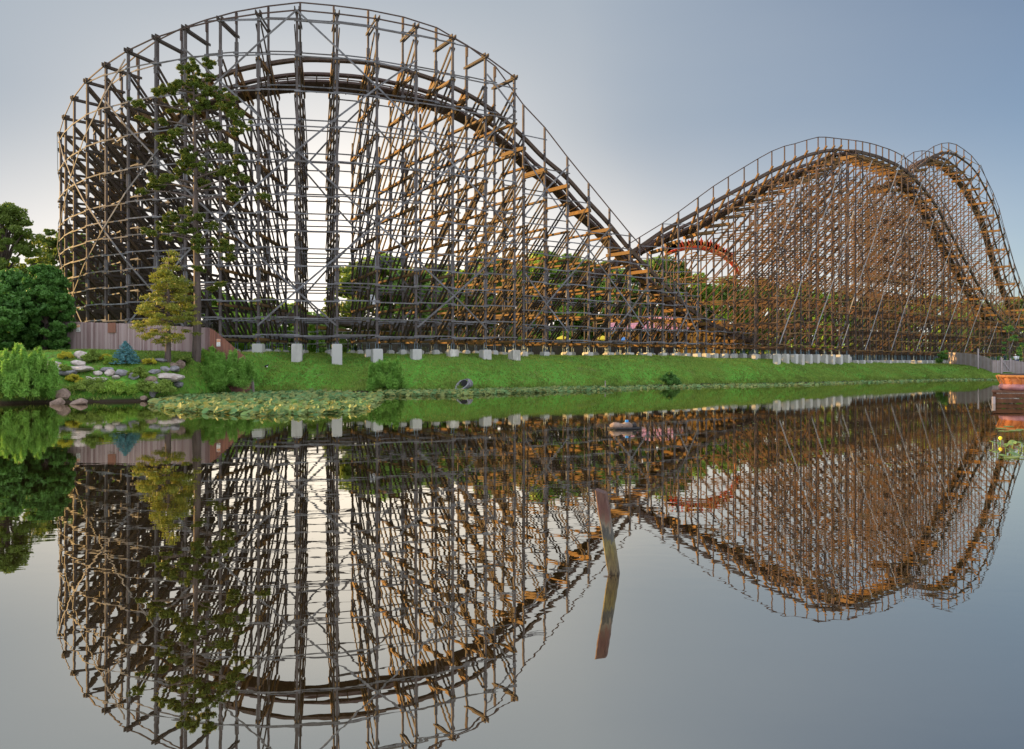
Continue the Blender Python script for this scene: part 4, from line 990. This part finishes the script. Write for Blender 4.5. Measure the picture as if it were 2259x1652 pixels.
X, Y = 1.30, 10.44; top = Vector((px(1325, 10.4), 10.4, 1.07)); b_ = Vector((X, Y, 0)); d = (top - b_).normalized(); bot = b_ - d * .5
def paint_mat():
    m = bpy.data.materials.new('post_paint'); m.use_nodes = True; t = m.node_tree; b = t.nodes['Principled BSDF']; b.inputs['Roughness'].default_value = .8
    ge = N(t, 'ShaderNodeNewGeometry'); sp = N(t, 'ShaderNodeSeparateXYZ'); L(t, ge.outputs['Position'], sp.inputs[0])
    mp_ = N(t, 'ShaderNodeMapping'); mp_.inputs['Scale'].default_value = (14, 14, 2.2); L(t, ge.outputs['Position'], mp_.inputs[0])
    n = N(t, 'ShaderNodeTexNoise', inp={'Scale': 2.4, 'Detail': 8, 'Roughness': .7}); L(t, mp_.outputs[0], n.inputs['Vector'])
    a = N(t, 'ShaderNodeMath', operation='MULTIPLY_ADD', inp={1: .7, 2: -.35}); L(t, n.outputs[0], a.inputs[0])
    s = N(t, 'ShaderNodeMath', operation='ADD'); L(t, sp.outputs['Z'], s.inputs[0]); L(t, a.outputs[0], s.inputs[1])
    cr = N(t, 'ShaderNodeValToRGB'); L(t, s.outputs[0], cr.inputs[0]); e = cr.color_ramp.elements
    e[0].position = 0; e[0].color = (.035, .025, .012, 1); e[1].position = 1; e[1].color = (.09, .045, .035, 1)
    for p, c in [(.035, (.03, .022, .012, 1)), (.07, (.10, .08, .04, 1)), (.3, (.12, .10, .035, 1)), (.42, (.14, .125, .045, 1)), (.47, (.05, .055, .052, 1)), (.58, (.055, .06, .058, 1)), (.63, (.15, .14, .11, 1)), (.72, (.11, .06, .045, 1)), (.85, (.085, .035, .03, 1))]:
        q = cr.color_ramp.elements.new(p); q.color = c
    w = N(t, 'ShaderNodeMix', data_type='RGBA', blend_type='MULTIPLY'); w.inputs['Factor'].default_value = .75; L(t, cr.outputs[0], w.inputs['A'])
    g = N(t, 'ShaderNodeMapRange', inp={'From Min': .35, 'From Max': .6, 'To Min': .22, 'To Max': 1.0}); L(t, n.outputs[0], g.inputs[0]); L(t, g.outputs[0], w.inputs['B'])
    L(t, w.outputs['Result'], b.inputs['Base Color']); bp = N(t, 'ShaderNodeBump', inp={'Strength': .8, 'Distance': .01}); L(t, n.outputs[0], bp.inputs['Height']); L(t, bp.outputs[0], b.inputs['Normal'])
    return m
import bmesh
bm = bmesh.new(); side = d.cross(Vector((0, 1, 0))).normalized(); fw = side.cross(d); side = (side * math.cos(.35) + fw * math.sin(.35)); fw = side.cross(d).normalized(); rows = 26; vs_ = []
for i in range(rows):
    f = i / (rows - 1); c = bot.lerp(top, f); ring = []
    w_ = .066 * (1 + .03 * math.sin(f * 17)); cham = .012
    for (a, b2) in [(-1, -.8), (-.8, -1), (.8, -1), (1, -.8), (1, .8), (.8, 1), (-.8, 1), (-1, .8)]:
        ring.append(bm.verts.new(c + side * a * w_ * (1 + random.uniform(-.03, .03)) + fw * b2 * w_ + (d * (.03 * a - .01) if i == rows - 1 else Vector((0, 0, 0)))))
    vs_.append(ring)
for i in range(rows - 1):
    for j in range(8): bm.faces.new([vs_[i][j], vs_[i][(j + 1) % 8], vs_[i + 1][(j + 1) % 8], vs_[i + 1][j]])
bm.faces.new(vs_[-1]); bm.faces.new(vs_[0][::-1]); bmesh.ops.recalc_face_normals(bm, faces=bm.faces)
me = bpy.data.meshes.new('mooring_post'); bm.to_mesh(me); bm.free()
tag(link('mooring_post', me, paint_mat()), 'leaning square post with worn red paint standing in the pond', 'post')
lf = []; 
for i in range(10): lf.append((px(1336, 10.42) + .05 * math.cos(i * .628), 10.30 + .02 * math.sin(i * .628), .006))
tag(link('floating_leaf', mesh('leaf', lf, [[list(range(10))]]), M['dark']), 'dark leaf floating just left of the leaning post', 'leaf')

V, F = [], []
for k in range(420):
    D = random.uniform(200, 2150); y = random.choice([random.uniform(895, 960), random.uniform(900, 1050)]); Yk = HC * FP / (y - YH); Xk = px(D, Yk); r_ = random.uniform(.008, .03) * (Yk / 15) ** .5; a = random.random() * 6; n0 = len(V)
    for i in range(6): V.append((Xk + math.cos(a + i) * r_ * 1.6, Yk + math.sin(a + i) * r_, .004 + .001 * (k % 4)))
    F.append([n0 + i for i in range(6)])
tag(link('floating_debris', mesh('floating_debris', V, [F], RNG.random(len(V))), M['pad']), 'bits of leaf and seed drifting on the pond', 'debris', kind='stuff')
X, Y = px(1375, 33), 33.0; root = empty('fountain_float', (X, Y, 0), 'small float with pale rocks and a blue cap out on the pond', 'float')
V, F = tube([(X + .62 * math.cos(a), Y + .4 * math.sin(a), .04) for a in np.linspace(0, 6.283, 25)], .045, 8, False); MB().add(V, F).build('float_ring', M['black'], root)
for k, (dx, sx, sz) in enumerate([(-.32, .26, .15), (.12, .25, .17), (-.05, .15, .1), (.42, .12, .13)]):
    V = []
    for j in range(8):
        ph = math.pi * j / 7 - math.pi / 2
        for i in range(12):
            th = i * math.pi / 6; rr_ = 1 + random.uniform(-.1, .1); V.append((X + dx + math.cos(ph) * math.cos(th) * sx * rr_, Y + .05 * k - .1 + math.cos(ph) * math.sin(th) * .2 * rr_, .12 + math.sin(ph) * sz * rr_))
    F = [[j * 12 + i, j * 12 + (i + 1) % 12, (j + 1) * 12 + (i + 1) % 12, (j + 1) * 12 + i] for j in range(7) for i in range(12)]
    link('pale_rock' if k != 3 else 'black_rock', mesh('rock', V, [F], smooth=True), M['rockb'] if k != 3 else M['black'], root)
V, F = tube([(X + .12, Y - .05, .26), (X + .12, Y - .05, .36)], .07, 12); MB().add(V, F).build('blue_cap', M['blue'], root)
X, Y, z = px(1334.5, 82), 82, 0; tag(MB().post(X, Y, -.3, pz(845, 82) + .25, .09).build('stake', M['fence_grey']), 'thin grey stake standing in the water near the far shore', 'stake')

# ------------------------------------------------------------------ raft on its dock, right edge
DX, DY = px(2190, 53), 53
dk = empty('wooden_dock', (DX + 2, DY, 0), 'rust-brown plank dock under the orange raft at the right edge', 'dock')
for k, (z0, z1, off) in enumerate([(.05, .30, 0), (.36, .62, .05), (.68, .72, .0)]):
    MB().bar((DX + .05, DY + off, (z0 + z1) / 2), (DX + 5.2, DY + off, (z0 + z1) / 2), .08, z1 - z0).build('plank', M['rust'], dk)
    MB().bar((DX + .05, DY + off, (z0 + z1) / 2), (px(2193, 56.6), DY + 3.6, (z0 + z1) / 2), .08, z1 - z0).build('plank', M['rust'], dk)
for i in range(14): MB().bar((DX + .12 + i * .36, DY + .05, .76), (DX + 2.2 + i * .36, DY + 3.6, .76), .33, .05).build('deck_board', M['rust'], dk)
for x_, y_ in ((DX - .05, DY - .12), (DX + 2.4, DY - .06), (px(2193, 56.6), DY + 3.6)): MB().post(x_, y_, -.4, .45 if x_ < DX + 1 else .75, .16).build('pile', M['fence_grey' if x_ < DX + 1 else 'rust'], dk)
rc = (px(2208, 55.2) + 2.42, DY + 2.2); rt = empty('round_raft', (rc[0], rc[1], .8), 'round orange raft with pink lower tube and rope-tied rim at the right edge', 'raft')
def ring(R_, z_, rad_, k=48): return tube([(rc[0] + R_ * math.cos(a), rc[1] + R_ * math.sin(a), z_) for a in np.linspace(0, 2 * math.pi, k + 1)], rad_, 12, False)
V, F = ring(2.02, 1.0, .24); MB().add(V, F).build('lower_tube', M['raftpink'], rt, True)
V, Fq = [], []; nn_ = 64
for j, (r_, z_) in enumerate([(2.06, 1.0), (2.16, 1.4), (2.24, 1.66), (2.14, 1.68), (2.0, 1.4), (1.9, 1.0)]):
    for i in range(nn_):
        a = 2 * math.pi * i / nn_; V.append((rc[0] + r_ * math.cos(a), rc[1] + r_ * math.sin(a), z_ + (.02 if i % 4 == 0 else 0)))
for j in range(5):
    for i in range(nn_): Fq.append([j * nn_ + i, j * nn_ + (i + 1) % nn_, (j + 1) * nn_ + (i + 1) % nn_, (j + 1) * nn_ + i])
link('side_wall', mesh('side_wall', V, [Fq], smooth=True), M['raft'], rt)
V, F = ring(2.3, 1.72, .09); MB().add(V, F).build('rim_tube', M['orangep'], rt, True)
V, F = ring(2.1, 1.84, .05); MB().add(V, F).build('top_ring', M['fence_dark'], rt, True)
for i in range(20):
    a = 2 * math.pi * (i + .5) / 20; c, s_ = math.cos(a), math.sin(a); a2_ = a + .1
    V, F = tube([(rc[0] + 2.4 * c, rc[1] + 2.4 * s_, 1.76), (rc[0] + 2.3 * math.cos(a2_), rc[1] + 2.3 * math.sin(a2_), 1.5), (rc[0] + 2.16 * math.cos(a2_), rc[1] + 2.16 * math.sin(a2_), 1.2)], .035, 6); MB().add(V, F).build('lashing', M['orangep'], rt)
V, F = tube([(rc[0], rc[1], .85), (rc[0], rc[1], .95)], 1.9, 32); MB().add(V, F).build('floor', M['raft'], rt)

# lily cluster, right foreground
def padcluster(name, label, items, flower=None):
    root = None
    for k, (D, y, s, zz, tl) in enumerate(items):
        Y = HC * FP / (y - YH) if zz == 0 else (HC - zz) * FP / (y - YH); X = px(D, Y)
        if root is None: root = empty(name, (X, Y, 0), label, 'water lily')
        a = random.random() * 6.28; nrm = Vector((random.uniform(-tl, tl), -abs(random.uniform(0, tl)), 1)).normalized(); u = nrm.orthogonal().normalized(); v = nrm.cross(u)
        V = [Vector((X, Y, zz + .01 + .002 * k)) - nrm * .02 * (zz > 0)]
        for i in range(18):
            an = a + .22 + (6.28 - .44) * i / 17; V.append(Vector((X, Y, zz + .01 + .002 * k)) + (u * math.cos(an) * s + v * math.sin(an) * s * .8) + nrm * (.015 * math.sin(3 * an)) * (zz > 0))
        o = link('leaf', mesh('leaf', [tuple(q) for q in V], [np.array([(0, i + 1, i + 2) for i in range(17)])], [random.random() * .4] * 19), M['pad'], root)
        if zz > .05:
            V2, F2 = tube([(X, Y, -.1), (X, Y, zz)], .008, 5); MB().add(V2, F2).build('stalk', M['leaf'], root)
    if flower:
        D, y, zz = flower; Y = (HC - zz) * FP / (y - YH); X = px(D, Y); V2, F2 = tube([(X, Y, -.1), (X, Y, zz)], .01, 5); MB().add(V2, F2).build('flower_stalk', M['leaf'], root)
        V2, F2 = tube([(X, Y, zz - .04), (X, Y, zz), (X, Y, zz + .05), (X, Y, zz + .08)], [.02, .05, .055, .03], 10); MB().add(V2, F2).build('flower', M['yel'], root, True)
    return root
padcluster('water_lily', 'clump of broad green lily leaves with a yellow bud, right foreground', [(2189, 975, .13, .12, .3), (2202, 979, .11, .10, .3), (2196, 998, .15, .06, .3), (2212, 1005, .17, .03, .3), (2228, 992, .2, .08, .35), (2236, 1002, .22, .05, .35), (2218, 983, .13, .18, .6), (2232, 978, .16, .2, .6), (2246, 990, .14, .12, .4), (2250, 978, .15, .12, .3), (2256, 985, .18, .1, .3), (2224, 1012, .16, 0, 0), (2245, 1010, .2, 0, 0)], (2206, 968, .16))
padcluster('water_lily', 'few flat lily pads floating behind the budding clump, right edge', [(2207, 945, .26, 0, 0), (2213, 951, .24, 0, 0), (2224, 941, .24, 0, 0), (2238, 950, .28, 0, 0), (2252, 948, .26, 0, 0)])

# ------------------------------------------------------------------ bird on the lawn, cloth in the timbers
X, Y, z = hit(587, 812); root = empty('bird', (X, Y, z), 'small black and white bird sitting on the lawn near the fence end', 'bird')
V, F = tube([(X - .2, Y, z + .1), (X - .12, Y, z + .14), (X, Y, z + .17), (X + .1, Y, z + .2), (X + .15, Y, z + .26), (X + .2, Y, z + .3), (X + .24, Y, z + .29)], [.02, .07, .11, .09, .05, .055, .03], 10); MB().add(V, F).build('body', M['black'], root, True)
V, F = tube([(X + .06, Y - .05, z + .08), (X + .14, Y - .05, z + .16)], [.06, .05], 8); MB().add(V, F).build('white_breast', M['white'], root, True)
V, F = tube([(X + .25, Y, z + .29), (X + .31, Y, z + .28)], [.015, .003], 6); MB().add(V, F).build('beak', M['flamey'], root)
for s_ in (-.03, .03):
    V, F = tube([(X, Y + s_, z), (X, Y + s_, z + .1)], .008, 5); MB().add(V, F).build('leg', M['flamey'], root)
X, Y = px(821, 84), 84.0; V = []; zt = pz(650, Y); zb = pz(672, Y)
for j in range(8):
    for i in range(7):
        f = j / 7; w = .22 + .12 * f; V.append((X + (i / 6 * 2 - 1) * w + .1 * f, Y + .06 * math.sin(i * 1.9 + f), zt + (zb - zt) * f + (.06 * math.sin(i * 1.3) if j == 7 else 0)))
F = [[j * 7 + i, j * 7 + i + 1, (j + 1) * 7 + i + 1, (j + 1) * 7 + i] for j in range(7) for i in range(6)]
o = link('hanging_cloth', mesh('cloth', V, [F], smooth=True), M['cloth']); sm = o.modifiers.new('s', 'SOLIDIFY'); sm.thickness = .02
tag(o, 'white cloth caught on a timber low in the coaster turn', 'cloth')

# ------------------------------------------------------------------ buildings and rides behind
def box(x0, x1, y0, y1, z0, z1): return MB().bar((x0, (y0 + y1) / 2, (z0 + z1) / 2), (x1, (y0 + y1) / 2, (z0 + z1) / 2), y1 - y0, z1 - z0)
BY_ = 128.0; bx = lambda D: px(D, BY_); bz_ = lambda y: pz(y, BY_)
rb = empty('restaurant', (bx(1470), BY_, 3.4), 'orange stucco restaurant with a pink tiled roof seen through the coaster', 'building')
box(bx(1500), bx(1612), BY_, BY_ + 5, 3.2, bz_(722)).build('wall', M['orange'], rb)
box(bx(1350), bx(1499.8), BY_ + 1.8, BY_ + 8, 3.2, bz_(728)).build('wall', M['orange'], rb)
box(bx(1576), bx(1610), BY_ + .3, BY_ + 4, bz_(721.9), bz_(708)).build('parapet', M['orange'], rb)
for D in (1358, 1388, 1420, 1452, 1482):
    w_ = box(bx(D), bx(D + 17), BY_ + 1.72, BY_ + 1.9, 4.4, bz_(735)).build('window', M['glass'], rb)
    box(bx(D - 1.5), bx(D), BY_ + 1.66, BY_ + 1.9, 4.3, bz_(734)).build('frame', M['teal'], w_)
for D in (1345, 1372, 1404, 1436, 1468, 1496): MB().post(bx(D), BY_ - .4, 3.2, bz_(727), .28).build('porch_post', M['orange' if D != 1345 else 'teal'], rb)
def roof(D0, D1, ye, yr, dy0, dy1, inset):
    x0, x1 = bx(D0), bx(D1); ze, zr2 = bz_(ye), bz_(yr); xa, xb = x0 + inset, x1 - inset; ya, ybk = BY_ + dy0, BY_ + dy1; ym = (ya + ybk) / 2; m = MB(); n = int((x1 - x0) / .28)
    for i in range(n):
        f0, f1 = i / n, (i + 1) / n
        X0, X1 = x0 + (x1 - x0) * f0, x0 + (x1 - x0) * f1; A0, A1 = xa + (xb - xa) * f0, xa + (xb - xa) * f1
        for (yy_, zz_) in ((ya, ze), (ybk, ze)):
            m.bar(((X0 + X1) / 2, yy_, zz_), ((A0 + A1) / 2, ym, zr2), (X1 - X0) * .62, .10, (0, 0, 1)); 
            m.bar(((X0 + X1) / 2, yy_, zz_ - .06), ((A0 + A1) / 2, ym, zr2 - .06), (X1 - X0) * 1.02, .06, (0, 0, 1))
    m.build('roof', M['pink'], rb)
    box(x0, x1, ya - .06, ya + .02, ze - .28, ze - .06).build('fascia', M['white'], rb)
roof(1330, 1522, 727, 705, -1.4, 9.5, 2.2); roof(1425, 1512, 702, 693, 4, 9, 1.2)
a = [(bx(1351) + (bx(1374) - bx(1351)) * t_, BY_ + 3, z_) for t_, z_ in [(0, bz_(722)), (0, bz_(705)), (.3, bz_(705)), (.36, bz_(699)), (.5, bz_(696)), (.85, bz_(696)), (1, bz_(700)), (1, bz_(722))]]
MB().poly(a, .5, (0, 1, 0)).build('mission_gable', M['orange'], rb)
# market with mint awning and its sign
MY = 150.0; mx_ = lambda D: px(D, MY); mz = lambda y: pz(y, MY)
rm = empty('market_stall', (mx_(1175), MY, 3.4), 'market hall with teal gable, mint awning and magenta MERCADO sign', 'building')
box(mx_(1128), mx_(1215), MY, MY + 6, 3.2, mz(739)).build('wall', M['white'], rm)
MB().poly([(mx_(1140), MY - .1, mz(729)), (mx_(1175), MY - .1, mz(729)), (mx_(1170), MY - .1, mz(718)), (mx_(1158), MY - .1, mz(712)), (mx_(1146), MY - .1, mz(714))], .4, (0, 1, 0)).build('gable', M['teal'], rm)
aw = MB().bar((mx_(1172), MY - 1.5, mz(735)), (mx_(1214), MY - 1.5, mz(741)), 3.6, .12); aw.bar((mx_(1172), MY + 1.2, mz(719)), (mx_(1214), MY - 1.4, mz(733)), 3.0, .12, (0, -.5, 1)); aw.build('awning', M['mint'], rm)
sg = box(mx_(1126), mx_(1169), MY - .5, MY - .3, mz(739), mz(729)).build('sign_board', M['magenta'], rm)
text_mesh('sign_text', 'MERCADO', .62, 'black', rm, (mx_(1148), MY - .55, mz(734)), 0)
# umbrellas
def umbrella(D, y, Y, label, mt='yel', r=1.5):
    x = px(D, Y); z1 = pz(y, Y); g = 3.3; root = empty('patio_umbrella', (x, Y, g), label, 'umbrella', 'patio umbrellas')
    V = [(x, Y, z1)]; n = 8
    for rr_, dz in ((r * .5, .28), (r, .62)):
        for i in range(n * 2): a = math.pi * i / n; V.append((x + math.cos(a) * rr_ * (1 if i % 2 == 0 else .94), Y + math.sin(a) * rr_, z1 - dz))
    for i in range(n * 2): a = math.pi * i / n; V.append((x + math.cos(a) * r, Y + math.sin(a) * r, z1 - .62 - (.2 if i % 2 == 0 else .12)))
    F3 = [(0, 1 + i, 1 + (i + 1) % 16) for i in range(16)]; F4 = [[1 + j * 16 + i, 1 + j * 16 + (i + 1) % 16, 17 + j * 16 + (i + 1) % 16, 17 + j * 16 + i] for j in range(2) for i in range(16)]
    link('canopy', mesh('canopy', V, [np.array(F3), np.array(F4)]), M[mt], root)
    V, F = tube([(x, Y, g - .1), (x, Y, z1)], .04, 6); MB().add(V, F).build('pole', M['white'], root)
for D, y, Y, lab in [(1161, 745, 128, 'yellow umbrella under the MERCADO sign'), (1240, 740, 126, 'yellow umbrella midway between the market and the restaurant, left'), (1251, 744, 124, 'lower yellow umbrella close right of another, before the restaurant'), (1329, 740, 124, 'yellow umbrella at the left corner of the restaurant')]:
    umbrella(D, y, Y, lab)
umbrella(1376, 743, 123, 'blue umbrella in front of the restaurant porch', 'blue', 1.2)
umbrella(1200, 744, 127, 'dark blue umbrella below the mint awning', 'navy', 1.3)
for D0, D1, y0, y1, Y, mt, lab in [(1990, 2045, 728, 740, 182, 'darkgreen', 'dark green canopy glimpsed behind the second hill'), (2095, 2170, 741, 749, 182, 'yel', 'long yellow awning glimpsed behind the right-hand fence')]:
    x0, x1 = px(D0, Y), px(D1, Y); za, zb = pz(y1, Y), pz(y0, Y); root = empty('canopy_tent', ((x0 + x1) / 2, Y, 3), lab, 'canopy'); m = MB()
    xm = (x0 + x1) / 2; Vv = [(x0, Y, za), (x1, Y, za), (x1, Y + 5, za), (x0, Y + 5, za), (xm, Y + 2.5, zb), (x0, Y, za - .3), (x1, Y, za - .3), (x1, Y + 5, za - .3), (x0, Y + 5, za - .3)]
    link('roof', mesh('roof', Vv, [np.array([(0, 1, 4), (1, 2, 4), (2, 3, 4), (3, 0, 4)]), np.array([(0, 5, 6, 1), (1, 6, 7, 2), (2, 7, 8, 3), (3, 8, 5, 0)])]), M[mt], root)
    for x_ in (x0, x1):
        for y_ in (Y, Y + 5): MB().post(x_, y_, 2, za - .05, .1).build('tent_pole', M['white'], root)

# ---- red flame ride
FY = 165.0; fpts = [(1468, 556), (1477, 550), (1490, 545), (1510, 541), (1530, 539.5), (1550, 541), (1568, 546), (1585, 553), (1600, 562), (1612, 572), (1622, 584), (1630, 598)]
FPv = [Vector((px(D, FY), FY, pz(y, FY))) for D, y in fpts]
rf = empty('flame_ride', (px(1560, FY), FY, 3.2), 'red and orange steel ride arch trimmed with flame shapes behind the dip', 'ride')
for off, mt in ((-1.0, 'orangep'), (1.0, 'orangep')):
    V, F = tube([p + Vector((0, off, 0)) for p in FPv], .22, 8); MB().add(V, F).build('rail_tube', M[mt], rf, True)
V, F = tube([p + Vector((0, 0, -.7)) for p in FPv], .36, 8); MB().add(V, F).build('spine_tube', M['red'], rf, True)
for i in range(len(FPv) - 1):
    for f in (0, .5):
        p = FPv[i].lerp(FPv[i + 1], f); MB().bar(p + Vector((0, -1, 0)), p + Vector((0, 1, 0)), .18, .18).build('crosspiece', M['orangep'], rf)
k_ = 0
for i in range(9):
    for f in (0, .33, .66):
        p = FPv[i].lerp(FPv[i + 1], f); d = (FPv[i + 1] - FPv[i]).normalized(); n_ = Vector((-d.z, 0, d.x)); h = random.uniform(.9, 1.6); s_ = .55
        pts = [p - d * s_, p - d * s_ * .9 + n_ * h * .35, p - d * s_ * 1.3 + n_ * h * .7, p - d * s_ * .5 + n_ * h * .62, p - d * .1 + n_ * h * 1.15, p + d * .15 + n_ * h * .7, p + d * s_ * .6 + n_ * h * .75, p + d * s_ * .7 + n_ * h * .3, p + d * s_]
        MB().poly([q - n_ * .3 + Vector((0, -1.25, 0)) for q in pts], .08, (0, 1, 0)).build('flame', M['red' if k_ % 3 else 'flamey'], rf); k_ += 1
for D in (1500, 1625):
    j = min(range(len(fpts)), key=lambda q: abs(fpts[q][0] - D)); p = FPv[j]; V, F = tube([(p.x, p.y, 2.8), (p.x, p.y, p.z - .7)], .2, 10); MB().add(V, F).build('column', M['orangep'], rf)

# ------------------------------------------------------------------ people behind the right-hand fence
def person(D, Y, label, shirt, hat, lean=.0):
    x = px(D, Y); g = ground(x, Y); root = empty('person', (x, Y, g), label, 'person')
    J = [((0, 0, .95), .14), ((0, 0, 1.15), .13), ((0, 0, 1.38), .16), ((0, 0, 1.5), .06), ((0, -.01, 1.6), .085), ((0, -.01, 1.7), .09),
         ((-.19, 0, 1.4), .055), ((-.25, .02, 1.14), .042), ((-.22, -.14, .95), .03), ((.19, 0, 1.4), .055), ((.25, .02, 1.14), .042), ((.2, -.16, 1.0), .03),
         ((-.1, 0, .88), .09), ((-.11, -.02, .48), .058), ((-.11, .02, .08), .04), ((-.11, -.12, .04), .035), ((.1, 0, .88), .09), ((.11, -.02, .48), .058), ((.11, .02, .08), .04), ((.11, -.12, .04), .035)]
    E = [(0, 1), (1, 2), (2, 3), (3, 4), (4, 5), (2, 6), (6, 7), (7, 8), (2, 9), (9, 10), (10, 11), (0, 12), (12, 13), (13, 14), (14, 15), (0, 16), (16, 17), (17, 18), (18, 19)]
    me = bpy.data.meshes.new('body'); me.from_pydata([(x + p[0], Y + p[1], g + p[2]) for p, _ in J], E, []); o = link('body', me, M['skin'], root)
    sk = o.modifiers.new('skin', 'SKIN')
    for v, (_, r_) in zip(me.skin_vertices[0].data, J): v.radius = (r_, r_ * .85)
    me.skin_vertices[0].data[0].use_root = True; o.modifiers.new('sub', 'SUBSURF').levels = 1
    V, F = tube([(x, Y, g + .9), (x, Y, g + 1.15), (x, Y, g + 1.36), (x, Y, g + 1.47)], [.17, .165, .19, .09], 12); V = np.array(V); V[:, 0] = x + (V[:, 0] - x) * 1.2; MB().add(V, F).build('shirt', M[shirt], root, True)
    for s_ in (-1, 1):
        V, F = tube([(x + s_ * .17, Y, g + 1.42), (x + s_ * .26, Y + .02, g + 1.18)], [.085, .07], 8); MB().add(V, F).build('sleeve', M[shirt], root, True)
        V, F = tube([(x + s_ * .1, Y, g + .95), (x + s_ * .11, Y - .02, g + .5)], [.12, .09], 8); MB().add(V, F).build('trouser_leg', M['navy'], root, True)
    V, F = tube([(x, Y, g + 1.68), (x, Y, g + 1.76), (x, Y, g + 1.8)], [.105, .09, .03], 10); MB().add(V, F).build('cap' if hat != 'bark' else 'hair', M[hat], root, True)
person(2239, 133, 'person in a white shirt and white cap behind the right-hand fence', 'cloth', 'white')
person(2244, 134, 'person in a white shirt with dark hair beside the capped one', 'cloth', 'bark')
person(2216, 134, 'person in a dark top behind the braced gate', 'navy', 'bark')
# scrubby trees by the right fence
broad_tree('young_tree', 'thin grey-green young tree rising behind the gate at the far right', px(2225, 132), 132, 2, pz(715, 132) - 2, 1.7, 'leafdark', n=16, per=60, size=.12, seed=91, bare=.1)
broad_tree('young_tree', 'low dark shrubby tree at the far right edge behind the fence', px(2256, 135), 135, 2, pz(755, 135) - 2, 2.0, 'leafdark', n=16, per=80, size=.14, seed=92, bare=.05)
shrub('vine_shrub', 'dark green vine growing over the left end of the climbing fence', 2088, 803, 40, 32, 'leafdark', n=34, per=160, size=.14)
print('objects', len(bpy.data.objects))
